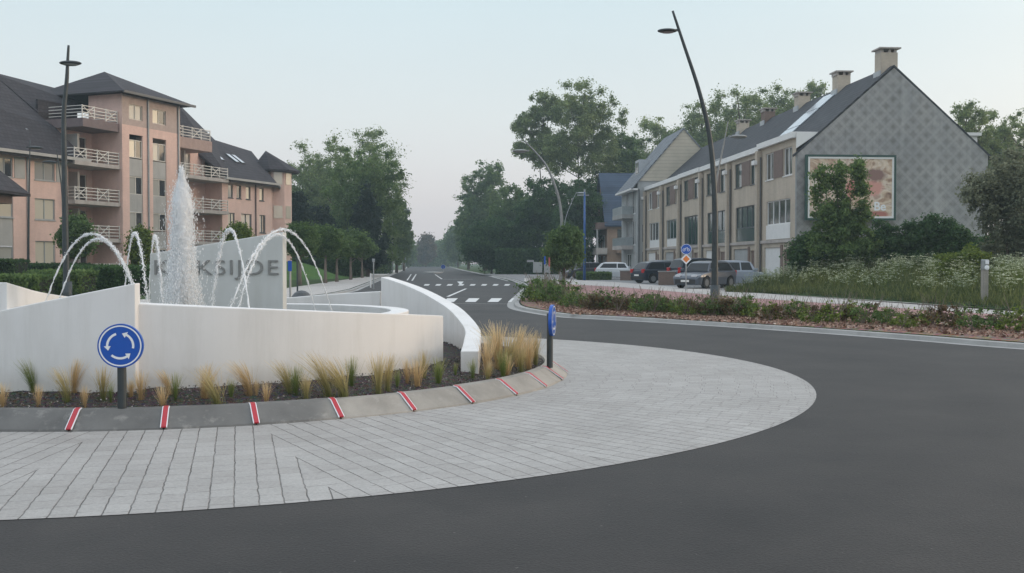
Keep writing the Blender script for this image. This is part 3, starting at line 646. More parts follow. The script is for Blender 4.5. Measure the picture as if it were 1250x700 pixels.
TG = 'feather grass tufts in the island bed'
ORD = ['first','second','third','fourth','fifth','sixth','seventh','eighth','ninth','tenth','eleventh','twelfth','thirteenth','fourteenth','fifteenth','sixteenth','seventeenth','eighteenth','nineteenth','twentieth','twenty-first','twenty-second','twenty-third','twenty-fourth','twenty-fifth']
def number_labels(items):
    # items: (x in the photo, object, key, phrase with %s) -> each says which of its look-alikes it is
    from collections import defaultdict
    g_ = defaultdict(list)
    for it in items: g_[it[2]].append(it)
    for k, l in g_.items():
        l.sort(key=lambda t: t[0])
        for i, it in enumerate(l): it[1]['label'] = (it[3] if len(l) == 1 else ORD[i]+' from the left of the '+it[4])
tuft_items = []
for i, (x, y, hp, vr) in enumerate(tl_):
    hb_ = .23
    for _ in range(4):
        p = G(x, y, hb_); r_ = math.hypot(p.x-CX, p.y-CY); hb_ = .185+.11*min(1, max(0, (5.27-r_)/1.0))
    if r_ > 5.15:
        d = Vector((p.x-CX, p.y-CY, 0)).normalized(); p = Vector((CX, CY, 0))+d*5.15; p.z = hb_
    o = bpy.data.objects.new('grass_tuft', TV[vr][i % 2]); COL.objects.link(o); o.location = (p.x, p.y, hb_-.01); s = hp*p.y/F/.5*1.12; q1 = rnd.uniform(.8, 1.35); o.scale = (s*q1, s*q1, s*rnd.uniform(.9, 1.12))
    o.rotation_euler = (0, 0, rnd.uniform(-.35, .35))
    where = ('right of the curved ramp' if x > 585 else 'before the ramp end' if x > 550 else "below the white wall's rounded end" if x > 455 else "below the white wall's middle" if x > 300 else 'right of the front sign' if x > 150 else 'left of the front sign')
    tag(o, None, 'grass tuft', TG); tuft_items.append((x, o, (vr, where), '%s %s grass tuft %s' % (ld[vr[1]], gd[vr[0]], where), '%s %s grass tufts %s' % (ld[vr[1]], gd[vr[0]], where)))
number_labels(tuft_items)

# ------------------------------------------------------------------ signs
def disc(mb, c, r, d0, d1, n=48, y=None):
    vs = [(c[0]+r*math.cos(2*math.pi*k/n), d0, c[1]+r*math.sin(2*math.pi*k/n)) for k in range(n)]+[(c[0]+r*math.cos(2*math.pi*k/n), d1, c[1]+r*math.sin(2*math.pi*k/n)) for k in range(n)]
    mb.add(vs, [tuple(range(n)), tuple(range(n, 2*n))[::-1]]+[(k, n+k, n+(k+1)%n, (k+1)%n) for k in range(n)])
def strip2(mb, pa, pb, y): # ribbon between two (x,z) point lists
    n = len(pa); mb.add([(x, y, z) for x, z in pa]+[(x, y, z) for x, z in pb], [(i, i+1, n+i+1, n+i) for i in range(n-1)])
def roundabout_sign(loc, rz, hc, label):
    root = empty('roundabout_sign', loc, rz, label, 'road sign', 'blue roundabout signs on the island')
    z = hc-loc[2]; r = .224
    mb = MB(); mb.tube([(0,.06,0),(0,.06,z+.1)], .045, 16); mb.build('post', DARKM, root, smooth=False)
    mb = MB(); disc(mb, (0,z), r, 0, .05); d = mb.build('disc', SIGNBLUE, root, bevel=.004)
    mb = MB(); A = [2*math.pi*k/64 for k in range(65)]
    strip2(mb, [(.208*math.cos(a), z+.208*math.sin(a)) for a in A], [(.194*math.cos(a), z+.194*math.sin(a)) for a in A], -.002); mb.build('white_ring', SIGNWHITE, root)
    for hd, tl2 in ((78, -12), (198, 108), (318, 228)):    # each arrow turns anticlockwise as seen by a driver
        mb = MB(); a1 = R(hd); a0 = R(tl2)
        # local +x seen from -y is to the right, so angles read as on the photograph
        aa = [a0+(a1-R(14)-a0)*k/14 for k in range(15)]
        strip2(mb, [(.138*math.cos(a), z+.138*math.sin(a)) for a in aa], [(.115*math.cos(a), z+.115*math.sin(a)) for a in aa], -.002)
        b = a1-R(17); mb.quad((.160*math.cos(b), -.0025, z+.160*math.sin(b)), (.1265*math.cos(a1+R(4)), -.0025, z+.1265*math.sin(a1+R(4))), (.092*math.cos(b), -.0025, z+.092*math.sin(b)))
        mb.build('arrow', SIGNWHITE, root)
    return root
roundabout_sign((-3.97, 10.36, .19), .14, HY(423, 10.32), 'round blue sign with three white circling arrows, facing the viewer before the white wall')
roundabout_sign((.60, 14.62, .20), R(79), HY(391, 14.7), 'round blue sign seen almost edge-on at the right tip of the island')

# ------------------------------------------------------------------ street lamps
def lamp(px, Z, ppx, pat, headlen, label, rpx=None, r0=.10, mat=DARKM, hw=None, name='street_lamp', grp='curved street lamps', base=None):
    """ppx: list of (photo x, photo y) the mast passes; a mast of real metres at distance Z"""
    bx = PX(px, Z) if base is None else base; root = empty(name, (bx, Z, .1), 0, label, 'street lamp', grp)
    pts = [Vector((PX(x, Z)-bx, 0, HY(y, Z)-.1)) for x, y in ppx]; pts = [Vector((0,0,0))]+pts; pts = smooth_line(pts, 5)
    n = len(pts); mb = MB(); mb.tube(pts, [r0*(1-.68*i/(n-1)) for i in range(n)], 12); mb.build('mast', mat, root, smooth=True)
    hx, hy, sgn = pat; c = Vector((PX(hx, Z)-bx, 0, HY(hy, Z)-.1))
    mb = MB(); mb.ellipsoid((c.x, 0, c.z), (headlen/2, hw or headlen*.36, headlen*.105), 20, 10); hd = mb.build('lamp_head', mat, root, smooth=True)
    mb = MB(); mb.ellipsoid((c.x, 0, c.z-headlen*.06), (headlen*.36, headlen*.25, headlen*.07), 16, 8); mb.build('lamp_glass', GALV, hd, smooth=True)
    mb = MB(); mb.bar((c.x+sgn*headlen*.4, 0, c.z+.02), (c.x+sgn*headlen*.62, 0, c.z+.02), headlen*.13, headlen*.1); mb.build('bracket', mat, root)
    mb = MB(); mb.tube([(0,0,-.02),(0,0,.9)], [r0*1.35, r0*1.3], 12); mb.build('mast_base', mat, root, smooth=True)
    return root
lamp(873, 32.2, [(872.5,330),(872,246),(866,171),(853,114),(834,57),(820,15.5)], (813.5,39.5,1), .62, 'tall dark curved street lamp in the mulch bed, in front of the beige terrace', r0=.115)
lamp(82, 38, [(80.5,300),(80,200),(80,140),(84,98),(85,80),(86.5,57)], (88.5,78.5,0), .82, 'tall dark street lamp left of the fountain, its oval head seen against the roof', r0=.13, hw=.25)
lamp(686, 69, [(686,300),(685,262),(680,235),(668,205),(655,188),(640,172.5)], (634.5,185,1), 1.05, 'curved street lamp rising from the small round tree by the crossing', r0=.13, mat=LAMPG, base=None)
lamp(871, 59, [(871,300),(872,240),(877,205),(882,180),(888,149)], (901,167.5,-1), .95, 'curved street lamp behind the tall dark one, its head pointing right', r0=.085, mat=LAMPG)
lamp(690, 112, [(689,300),(689,275),(694,256),(703,236)], (710,236,-1), 1.0, 'far curved street lamp leaning right behind the small round tree', r0=.07, mat=GALV)
lamp(34.5, 68, [(35,300),(36.5,240),(38.5,172)], (45,181,-1), .95, 'thin dark street lamp before the left wing of the pink apartments', r0=.10)
lamp(80.5, 73, [(79,300),(77,240),(74,210),(70.5,182)], (62,198.5,1), 1.1, 'thin dark street lamp hidden behind the tall left one, head pointing left', r0=.08)
# grey classic lamps along the exit road
for i, (x, yb, yt, ax2, lb) in enumerate([(479,331,258,499,'grey street lamp with a long arm, nearest of the row left of the exit road'),(491,329,280,500,'second grey street lamp in the row left of the exit road'),(495,328,287,502,'third grey street lamp in the row left of the exit road'),(499.5,326.5,293,505,'fourth and farthest grey street lamp left of the exit road'),(571,326,300,566,'small far street lamp at the right edge of the exit road')]):
    Z = 2125/(yb-321) if i < 1 else [0,240,290,350,330][i]
    Z = [165,240,290,350,330][i]; h = HY(yt, Z); root = empty('road_lamp', (PX(x,Z), Z, .1), 0, lb, 'street lamp', 'grey lamps along the exit road')
    a = PX(ax2,Z)-PX(x,Z); mb = MB(); mb.tube([(0,0,0),(0,0,h*.6),(0,0,h-.5),(a*.12,0,h-.15),(a*.5,0,h+.05),(a*.8,0,h+.1)], [.13,.1,.08,.07,.06,.05], 8); mb.build('mast', GALV, root, smooth=True)
    mb = MB(); mb.ellipsoid((a*.9,0,h+.07),(abs(a)*.25,.2,.09)); mb.build('lamp_head', GALV, root, smooth=True)
# blue mast
Z = 92; root = empty('blue_mast', (PX(713.5,Z), Z, .1), 0, 'tall blue pole with a small cross head, beside the white hatchback', 'pole')
mb = MB(); mb.tube([(0,0,0),(0,0,HY(236,Z))], [.13,.09], 12); mb.build('pole', BLUEM, root, smooth=True)
mb = MB(); mb.bar((-.65,0,HY(240,Z)),( .4,0,HY(240,Z)), .09, .09); mb.box(-.08,.08,-.08,.08,HY(240,Z),HY(233,Z)); mb.build('cross_head', GALV, root)
# small signs
def plate_sign(px, Z, items, label, postw=.035, top=None, name='road_sign', rz=0):
    root = empty(name, (PX(px,Z), Z, .1), rz, label, 'road sign'); mb = MB(); mb.tube([(0,.03,0),(0,.03,HY(top,Z)-.1)], postw, 10); mb.build('post', GALV, root)
    for it in items:
        z = HY(it[1], Z)-.1
        if it[0] == 'disc':
            mb = MB(); disc(mb, (0,z), it[2], -.02, .0, 32); d = mb.build('disc', it[3], root)
            mb = MB(); A = [2*math.pi*k/32 for k in range(33)]; q = it[2]
            strip2(mb, [(q*.97*math.cos(a), z+q*.97*math.sin(a)) for a in A], [(q*.9*math.cos(a), z+q*.9*math.sin(a)) for a in A], -.023)
            if len(it) > 4:
                for sx_ in (-.4, .4): strip2(mb, [(q*(sx_+.26*math.cos(a)), z+q*(-.12+.26*math.sin(a))) for a in A], [(q*(sx_+.18*math.cos(a)), z+q*(-.12+.18*math.sin(a))) for a in A], -.023)
                mb.quad((-.42*q,-.023,z-.1*q),(-.36*q,-.023,z-.16*q),(.02*q,-.023,z+.24*q),(-.06*q,-.023,z+.28*q)); mb.quad((.42*q,-.023,z-.1*q),(.34*q,-.023,z-.14*q),(.14*q,-.023,z+.32*q),(.22*q,-.023,z+.36*q)); mb.quad((-.2*q,-.024,z+.1*q),(-.2*q,-.024,z+.18*q),(.2*q,-.024,z+.3*q),(.2*q,-.024,z+.2*q))
            mb.build('symbol', SIGNWHITE, d)
        elif it[0] == 'dia':
            q = it[2]; mb = MB()
            def dm(q, y): return [(0,y,z-q),(q,y,z),(0,y,z+q),(-q,y,z)]
            a = dm(q,-.02); b = dm(q,0); mb.add(a+b, [(0,1,2,3),(7,6,5,4),(0,4,5,1),(1,5,6,2),(2,6,7,3),(3,7,4,0)]); d = mb.build('diamond', SIGNWHITE, root)
            mb = MB(); mb.quad(*dm(q*.66,-.024)); mb.build('symbol', ORANGE, d)
        elif it[0] == 'plate':
            mb = MB(); mb.box(-it[2], it[2], -.02, 0, z-it[3], z+it[3]); mb.build('plate', it[4], root)
    return root
plate_sign(837.5, 57, [('disc',304.5,.30,SIGNBLUE,1),('dia',316.5,.30)], 'round blue sign above an orange and white diamond on one post, before the parked cars', top=300)
plate_sign(354, 30, [('plate',325,.055,.15,SIGNBLUE)], 'narrow blue sign on a thin post right of the name slab', top=318, postw=.03)
plate_sign(665, 64, [('plate',318,.05,.25,SIGNBLUE)], 'thin post with a small blue plate by the crossing, left one of a pair', top=314, postw=.05)
plate_sign(670.5, 63, [('plate',320,.05,.28,plain('faded_red',(.35,.10,.09),.5))], 'thin post with a small faded red plate by the crossing, right one of a pair', top=315, postw=.05)
plate_sign(541, 168, [('disc',326,.38,SIGNBLUE)], 'small far blue round sign on the traffic island in the exit road', top=325, postw=.06)
plate_sign(456, 62, [('plate',318,.08,.10,GALV)], 'slim grey post with a small square plate on the left pavement', top=316, postw=.04)
# tall thin post on the left pavement and posts
for (x, Z, yt, r, mt, lb, nm, ct) in [(363,52,306,.045,DARKM,'plain dark post right of the name slab, taller than the blue sign beside it','post','post'),(452.5,66,334,.05,WHITEP,'short white marker post on the left pavement','marker_post','post')]:
    mb = MB(); h = HY(yt,Z); mb.tube([(0,0,.1),(0,0,h*.97),(0,0,h)], [r,r,r*.5], 12); o = mb.build(nm, mt, smooth=False); o.location = (PX(x,Z), Z, 0); tag(o, lb, ct)
mb = MB(); mb.ellipsoid((0,0,.45),(.36,.36,.42),16,10)
o = mb.build('boulder', plain('dark_stone', (.06,.065,.07), .5, .3, 3)); o.location = (PX(368,31), 31, 0); tag(o, 'dark low dome-shaped stone behind the basin, right of the name slab', 'boulder')
Z = 38.0; root = empty('bollard', (PX(1202,Z), Z, .3), 0, 'weathered grey bollard with a white reflective head in the cow parsley', 'bollard')
mb = MB(); mb.box(-.105,.105,-.1,.1,-.3,HY(330,Z)-.3); mb.build('post', WOOD, root, bevel=.02)
mb = MB(); mb.box(-.115,.115,-.11,.11,HY(330,Z)-.3,HY(317,Z)-.3); hd = mb.build('head', GALV, root, bevel=.03)
mb = MB(); mb.box(-.03,.10,-.13,-.112,HY(322.5,Z)-.3,HY(318,Z)-.3); mb.ellipsoid((.03,-.112,HY(327,Z)-.3),(.09,.02,.09)); mb.build('reflector', SIGNWHITE, hd)
Z = 88; root = empty('litter_bin', (PX(776,Z), Z, .1), 0, 'grey litter bin with a lid in front of the white hatchback', 'bin')
mb = MB(); mb.box(-.2,.2,-.2,.2,0,1.05); mb.build('body', GALV, root, bevel=.03); mb = MB(); mb.box(-.27,.27,-.27,.27,1.05,1.2); mb.build('lid', GALV, root, bevel=.03)
for (x0, x1, Z, h, lb) in [(757,778,92,.85,'low brown brick wall beside the white hatchback'),(804,824,73,.95,'low brown brick wall in front of the dark blue hatchback')]:
    root = empty('garden_wall', (PX((x0+x1)/2,Z), Z, .1), 0, lb, 'garden wall'); w2 = (PX(x1,Z)-PX(x0,Z))/2
    mb = MB(); mb.box(-w2,w2,-.12,.12,0,h); mb.build('brickwork', BROWNB, root); mb = MB(); mb.box(-w2-.04,w2+.04,-.16,.16,h,h+.07); mb.build('coping', KERBL, root)
# notice boards by the far pavement
Z = 135; root = empty('notice_board', (PX(660,Z), Z, .1), 0, 'pale board with a projecting cap among the trees past the crossing', 'notice board')
mb = MB(); mb.box(-1.0,.2,0,.15,.3,1.7); mb.box(.5,1.3,0,.15,.3,1.9); mb.build('panel', GREYB, root); mb = MB(); mb.box(-1.8,-.9,0,.2,1.7,1.95); mb.build('arm', GREYB, root)

# ------------------------------------------------------------------ parked cars
def carpaint(name, c, met=.3):
    m = Mt(name); m.color(m.ramp(m.noise(1.5, 4), [(.3, mul(c, .93)), (.7, mul(c, 1.05))])).set(.28, met, .5); m.b.inputs['Coat Weight'].default_value = .3; return m.m
HEADL = plain('headlight', (.55,.57,.6), .15, .1, 20); TAIL = plain('tail_light', (.45,.015,.02), .25, .1, 20); PLATE = plain('number_plate', (.7,.7,.68), .5, .05, 20)
def car(loc, heading, paint, label, L=4.1, H=1.46, kind='hatch', Wd=1.76, scale=1.0):
    root = empty('parked_car', loc, heading, label, 'car', 'cars parked in front of the terrace'); root.scale = (scale*1.12,)*3
    h2 = L/2; hw = Wd/2; xw = (-h2+.78, h2-.82); wr = .32 if kind != 'suv' else .35; belt = .93 if kind != 'suv' else 1.03
    top = [(-h2,.62),(-h2+.06,.86),(-h2+.25,belt+.03),(-.4,belt),(h2-1.25,belt-.01),(h2-.45,belt-.13),(h2-.12,belt-.25),(h2,.55)]
    tx = [p[0] for p in top]; tz = [p[1] for p in top]; st = sorted(set([round(-h2+i*.05, 3) for i in range(int(L/.05)+1)]+[h2])); vs = []
    for x in st:
        zb = .22
        for c in xw:
            d = abs(x-c)
            if d < wr+.06: zb = max(zb, wr+math.sqrt((wr+.06)**2-d*d))
        e = min(1, (h2-abs(x))/.35); wd = hw*(.80+.20*math.sqrt(max(0, 1-(1-e)**2))) ; zt = float(np.interp(x, tx, tz)); zb = min(zb, zt-.03)
        zm = max(zb+.01, min(zt-.05, .62))
        half = [(wd*.93,zb),(wd,zm),(wd*.985,zt-.04),(wd*.90,zt)]
        vs += [(x,y,z) for y, z in half]+[(x,0,zt+.02)]+[(x,-y,z) for y, z in reversed(half)]
    n = 9; m = len(st); mb = MB(); fs = [(i*n+j, (i+1)*n+j, (i+1)*n+j+1, i*n+j+1) for i in range(m-1) for j in range(n-1)]+[tuple(range(n)), tuple((m-1)*n+j for j in range(n))[::-1]]
    mb.add(vs, fs); mb.build('body', paint, root, smooth=False, bevel=0)
    mb = MB(); mb.box(-h2+.15,h2-.15,-hw+.12,hw-.12,.2,.7); mb.build('underbody', BLACKP, root)
    rear = {'hatch': (-h2+.55,-h2+.12), 'suv': (-h2+.42,-h2+.12), 'wagon': (-h2+.55,-h2+.1)}[kind]
    cab = [(rear[1],belt),(rear[0],H-.10),(rear[0]+.35,H-.01),(-.2,H),(.35,H-.05),(.55,H-.11),(h2-1.12,belt)]
    cx_ = [p[0] for p in cab]; cz_ = [p[1] for p in cab]
    def sy(z): return (hw-.08)-(hw*.22)*(z-belt)/(H-belt)
    mb = MB(); vs = []; xs = np.linspace(cab[0][0]+.005, cab[-1][0]-.005, 46)
    for x in xs:
        z = float(np.interp(x, cx_, cz_)); zz = belt-.02
        vs += [(x,sy(zz),zz),(x,sy(z)+.0,z-.03 if z-.03 > zz else zz+.001),(x,sy(z)*.9,z),(x,0,z+.015),(x,-sy(z)*.9,z),(x,-sy(z),z-.03 if z-.03 > zz else zz+.001),(x,-sy(zz),zz)]
    m = len(xs); mb.add(vs, [(i*7+j, (i+1)*7+j, (i+1)*7+j+1, i*7+j+1) for i in range(m-1) for j in range(6)]); mb.build('roof', paint, root)
    xr_, xf = rear[1], h2-1.12
    mid = -.15
    def xat(z, front):
        zz = np.array(cz_); xx = np.array(cx_)
        if front: return float(np.interp(z, [belt, H-.11, H-.05], [cab[-1][0], .55, .35]))
        return float(np.interp(z, [belt, H-.10], [cab[0][0], cab[1][0]]))
    zt, zl = H-.12, belt+.05
    for s in (-1, 1):
        for (a0, a1, b0, b1) in ((mid+.04, xat(zt,1)-.12, mid+.04, xat(zl,1)-.22), (xat(zt,0)+.22, mid-.04, xat(zl,0)+.26, mid-.04)):
            mb = MB(); p = [(b0,s*(sy(zl)+.006),zl),(b1,s*(sy(zl)+.006),zl),(a1,s*(sy(zt)+.006),zt),(a0,s*(sy(zt)+.006),zt)]; q = [(x,y-s*.02,z) for x, y, z in p]; mb.hexa(q+p); mb.build('side_window', G_CAR, root)
        mb = MB(); mb.box(h2-1.3,h2-1.12,s*(hw-.02) if s > 0 else -hw-.16,(hw+.16) if s > 0 else -(hw-.02),belt+.02,belt+.16); mb.build('mirror', paint, root, bevel=.03)
        mb = MB(); mb.box(h2-.28,h2-.03,s*hw*.58-.16,s*hw*.58+.16,.62,.75); mb.build('headlight', HEADL, root, bevel=.03)
        mb = MB(); mb.box(-h2-.005,-h2+.16,s*hw*.76-.12,s*hw*.76+.12,.72,.98 if kind != 'suv' else 1.1); mb.build('tail_light', TAIL, root, bevel=.02)
        for c in xw:
            mb = MB(); pts = [(c,s*(hw-.20),wr),(c,s*(hw+.0),wr)]; mb.tube(pts, wr, 24); wh = mb.build('wheel', TYRE, root)
            mb = MB(); mb.tube([(c,s*(hw-.03),wr),(c,s*(hw+.012),wr)], wr*.62, 20); mb.build('rim', RIM, wh)
    def face(name, zA, zB, xA, xB, w1, w2, mat, o):
        mb = MB(); p = [(xA+o,-w1,zA),(xA+o,w1,zA),(xB+o,w2,zB),(xB+o,-w2,zB)]; q = [(x-o*.9,y,z) for x, y, z in p]; mb.hexa(q+p); mb.build(name, mat, root)
    face('windscreen', zl-.02, H-.14, xat(zl-.02,1), xat(H-.14,1), sy(zl)-.07, sy(zt)-.07, G_CAR, .02)
    face('rear_window', zl+.02, H-.14, xat(zl+.02,0), xat(H-.14,0), sy(zl)-.1, sy(zt)-.1, G_CAR, -.02)
    mb = MB(); mb.box(-h2-.03,-h2+.02,-.26,.26,.5,.61); mb.build('number_plate', PLATE, root); mb = MB(); mb.box(h2-.02,h2+.02,-.26,.26,.36,.47); mb.build('number_plate', PLATE, root)
    mb = MB(); mb.box(-h2-.02,-h2+.2,-hw*.85,hw*.85,.28,.45); mb.build('bumper', BLACKP, root, bevel=.04); mb = MB(); mb.box(h2-.25,h2+.015,-hw*.75,hw*.75,.24,.52); mb.build('grille', BLACKP, root, bevel=.05)
    return root
C_W = carpaint('white_paint', (.62,.65,.68), 0); C_G = carpaint('grey_paint', (.065,.08,.105), 0); C_B = carpaint('dark_blue_paint', (.02,.03,.05)); C_S = carpaint('silver_paint', (.30,.33,.37), .5); C_D = carpaint('dark_grey_paint', (.05,.055,.065)); C_L = carpaint('light_grey_paint', (.30,.34,.40), .1)
car((PX(713,103),103,.12), R(205), C_D, 'dark car behind the blue pole, front towards the viewer, leftmost of the row')
car((PX(756,97),97,.12), R(-8), C_W, 'white hatchback beside the low brick wall, seen from its rear left')
car((PX(806,80),80,.12), R(28), C_B, 'dark blue hatchback with its rear to the left, behind the low brick wall', L=4.0, H=1.5)
car((PX(858,75),75,.12), R(22), C_B, 'tall dark car with red tail light just behind the signpost', L=4.5, H=1.72, kind='suv', Wd=1.82)
car((PX(861,64.5),64.5,.12), R(228), C_G, 'dark grey hatchback with its front towards the viewer, partly behind the tall lamp mast', L=4.2, H=1.52)
car((PX(901,68),68,.12), R(10), C_L, 'light silver estate car rightmost of the row, hood towards the end gable', L=3.9, H=1.55, kind='wagon')
car((PX(818,92),92,.12), R(12), C_S, 'silver car whose roof shows above the dark blue hatchback', L=4.3, H=1.62)

# ------------------------------------------------------------------ buildings
def wall_holes(mb, pt, u0, u1, z0, z1, rects, depth=.16):
    us = sorted(set([u0, u1]+[v for r in rects for v in r[:2]])); zs = sorted(set([z0, z1]+[v for r in rects for v in r[2:4]]))
    us = [u for u in us if u0 <= u <= u1]; zs = [z for z in zs if z0 <= z <= z1]
    for i in range(len(us)-1):
        for j in range(len(zs)-1):
            cu, cz = (us[i]+us[i+1])/2, (zs[j]+zs[j+1])/2
            if any(r[0] < cu < r[1] and r[2] < cz < r[3] for r in rects): continue
            mb.quad(pt(us[i],zs[j],0), pt(us[i+1],zs[j],0), pt(us[i+1],zs[j+1],0), pt(us[i],zs[j+1],0))
    for a, b, c, d in rects:
        for p, q in (((a,c),(b,c)),((b,c),(b,d)),((b,d),(a,d)),((a,d),(a,c))):
            mb.quad(pt(p[0],p[1],0), pt(q[0],q[1],0), pt(q[0],q[1],-depth), pt(p[0],p[1],-depth))
wr_ = random.Random(5)
G_WARM2 = glass('window_glass_open_curtain', (.03,.03,.032), .05, (.42,.40,.36)); G_CURT = glass('curtained_glass', (.60,.54,.43), .1); G_CURT2 = glass('netted_glass', (.34,.33,.31), .08)
def window(parent, pt, a, b, c, d, fmat, gmat, nu=2, nz=1, depth=.12, fw=.07, label=None, sill=True):
    """frame with panes, set back in its opening; pt(u,z,outward)"""
    mb = MB(); y0, y1 = -depth-.03, -depth+.04; f = fw; g = .002
    mb.boxf(pt,a+g,a+f,c+g,d-g,y0,y1); mb.boxf(pt,b-f,b-g,c+g,d-g,y0,y1); mb.boxf(pt,a+f,b-f,c+g,c+f,y0,y1); mb.boxf(pt,a+f,b-f,d-f,d-g,y0,y1)
    for i in range(1, nu):
        u = a+(b-a)*i/nu; mb.boxf(pt,u-f*.55,u+f*.55,c+f,d-f,y0,y1)
    for i in range(1, nz):
        z = c+(d-c)*(i/nz); mb.boxf(pt,a+f,b-f,z-f*.4,z+f*.4,y0+.005,y1-.005)
    if sill: mb.boxf(pt,a-.05,b+.05,c-.07,c-.002,-depth,.05)
    w = mb.build('window', fmat, parent)
    mb = MB()
    for i in range(nu):
        ua = a+(b-a)*i/nu; ub = a+(b-a)*(i+1)/nu; mb.quad(pt(ua+.01,c+.02,-depth-.01),pt(ub-.01,c+.02,-depth-.01),pt(ub-.01,d-.02,-depth-.01),pt(ua+.01,d-.02,-depth-.01))
    mb.build('pane', wr_.choice([G_WARM, G_WARM2, G_CURT, G_DARK, G_CURT2]) if gmat is G_WARM else gmat, w)
    if label: w['label'] = label
    return w
# --- the beige terrace: local x goes into the houses, y along the row
TR = math.atan(.076); TO = Vector((PX(971,66), 66, .1))
bd = [0, 7.3, 15.2, 23.6, 31.0, 39.0, 47.4]
HT = [('near end terraced house with the diamond slate gable', 'end'), ('second terraced house from the slate gable, with solar panels on its roof', ''), ('third terraced house from the slate gable, behind the tall lamp mast', ''),
      ('fourth terraced house from the slate gable, just left of the lamp mast', ''), ('fifth terraced house from the slate gable, with a brown door', ''), ('sixth and farthest terraced house, beside the cream boarded gable', '')]
GUT = 9.95
for i, (lb, kd) in enumerate(HT):
    y0, y1 = bd[i], bd[i+1]; off = TO+Vector((-math.sin(TR)*y0, math.cos(TR)*y0, 0)); root = empty('terraced_house', off, TR, lb, 'house', 'houses of the beige brick terrace')
    wdt = y1-y0; gz = GUT-.1 if i else GUT+.02; dx = 0 if i == 0 else .12; dx = dx if i != 3 else .0
    pt = lambda u, z, d, dx=dx: (dx-d, u, z)
    u = lambda t: t*wdt
    r_up = [(u(.10),u(.33),7.35,9.2),(u(.60),u(.83),7.35,9.2)]
    r_mid = [(u(.14),u(.80),3.2,5.85)]
    r_gf = [(u(.40),u(.86),.02,2.65),(u(.10),u(.32),.02,2.5)]
    mb = MB(); wall_holes(mb, pt, .0, wdt-.001, 0, gz, r_up+r_mid+r_gf)
    Dp = 12.7; eh = 8.75; rz = 14.35; half = Dp/2
    def gable(y, flip): # side walls
        p = [(dx,y,0),(Dp,y,0),(Dp,y,eh),(half,y,rz-.12),(1.45,y,gz),(dx,y,gz)]; mb.quad(*p)
    gable(wdt-.002, 0)
    mb.quad((Dp,0,0),(Dp,wdt,0),(Dp,wdt,eh),(Dp,0,eh))
    if i: gable(.002, 1)
    mb.build('wall', BUFF, root)
    gl = [G_DARK, G_TEAL, G_TEAL, G_TEAL, G_TEAL, G_DARK][i]; fm = [WHITEP, DKFRAME, DKFRAME, DKFRAME, DKFRAME, WHITEP][i]
    if i == 4: fm = plain('grey_frame', (.35,.37,.37), .5)
    for r in r_up: window(root, pt, *r, WHITEP if i in (0, 5) else DKFRAME, gl, 2 if i in (0,5) else 1)
    mb = MB(); mb.boxf(pt, u(.335)+.02, u(.595)-.02, 7.36, 9.19, .005, .04); mb.build('brown_panel', BROWNP, root)
    a, b, c, d = r_mid[0]
    pz = c+(1.0 if i in (0,2,1) else .75 if i in (4,5) else 0)
    if pz > c:
        window(root, pt, a, b, pz, d, fm, gl, 4, 1, sill=False)
        mb = MB(); mb.boxf(pt, a+.01, b-.01, c+.01, pz-.01, -.12, .03 if i == 0 else -.07); mb.build('spandrel', [WHITEP, G_TEAL, G_TEAL, 0, WHITEP, WHITEP][i] or WHITEP, root)
    else: window(root, pt, a, b, c, d, fm, gl, 4, 1)
    a, b, c, d = r_gf[0]; mb = MB(); mb.boxf(pt, a+.01, b-.01, c, d-.01, -.15, -.09)
    for k in range(1, 6): mb.boxf(pt, a+.03, b-.03, c+(d-c)*k/6-.18, c+(d-c)*k/6+.18, -.089, -.08)
    mb.build('garage_door', [WHITEP, GREYB, WHITEP, GREYB, GREYB, WHITEP][i], root)
    a, b, c, d = r_gf[1]; mb = MB(); mb.boxf(pt, a+.01, b-.01, c, d-.01, -.15, -.09); dr = mb.build('door', BROWNP, root); mb = MB(); mb.boxf(pt, a+.15, a+.19, 1.0, 1.25, -.088, -.03); mb.build('handle', GALV, dr)
    # brick panel round the door, piers, band, gutter with hopper boxes
    for qa, qb in ((u(.0)+.2, u(.09)), (u(.33), u(.39))): mb = MB(); mb.boxf(pt, qa, qb, .02, 2.8, .004, .05); mb.build('brick_pier', BROWNB, root)
    mb = MB(); mb.boxf(pt, .06, wdt-.30, 2.95, 3.16, .01, .13); mb.build('string_course', CONC, root)
    mb = MB(); mb.boxf(pt, wdt-.42, wdt+.02, 0, gz-.45, .02, .38); mb.build('pier', BUFF, root)
    mb = MB(); mb.tube([pt(wdt-.48,.2,.12), pt(wdt-.48,gz-.9,.12)], .055, 8); mb.build('downpipe', DKFRAME, root)
    mb = MB(); mb.boxf(pt, .02, wdt-.02, gz-.32, gz+.06, .01, .28); mb.box(dx+.0, 1.5, .02, wdt-.02, gz+.0, gz+.055); mb.build('gutter', WHITEP, root)
    mb = MB(); mb.boxf(pt, wdt-.55, wdt+.1, 8.55, 8.85, .39, .62); mb.boxf(pt, wdt-.28, wdt-.12, 8.55, 8.75, .2, .39); mb.build('hopper', WHITEP, root)
    # roof
    mb = MB(); sl_ = (rz-eh)/half; xs_ = 1.3; zs_ = eh+sl_*xs_; e = .0 if i else -.22
    th = .16
    mb.hexa([(xs_,e,zs_-th),(half,e,rz-th),(half,wdt-.02,rz-th),(xs_,wdt-.02,zs_-th),(xs_,e,zs_),(half,e,rz),(half,wdt-.02,rz),(xs_,wdt-.02,zs_)])
    mb.hexa([(half,e,rz-th),(Dp+.3,e,eh-.27-th),(Dp+.3,wdt-.02,eh-.27-th),(half,wdt-.02,rz-th),(half,e,rz),(Dp+.3,e,eh-.27),(Dp+.3,wdt-.02,eh-.27),(half,wdt-.02,rz)])
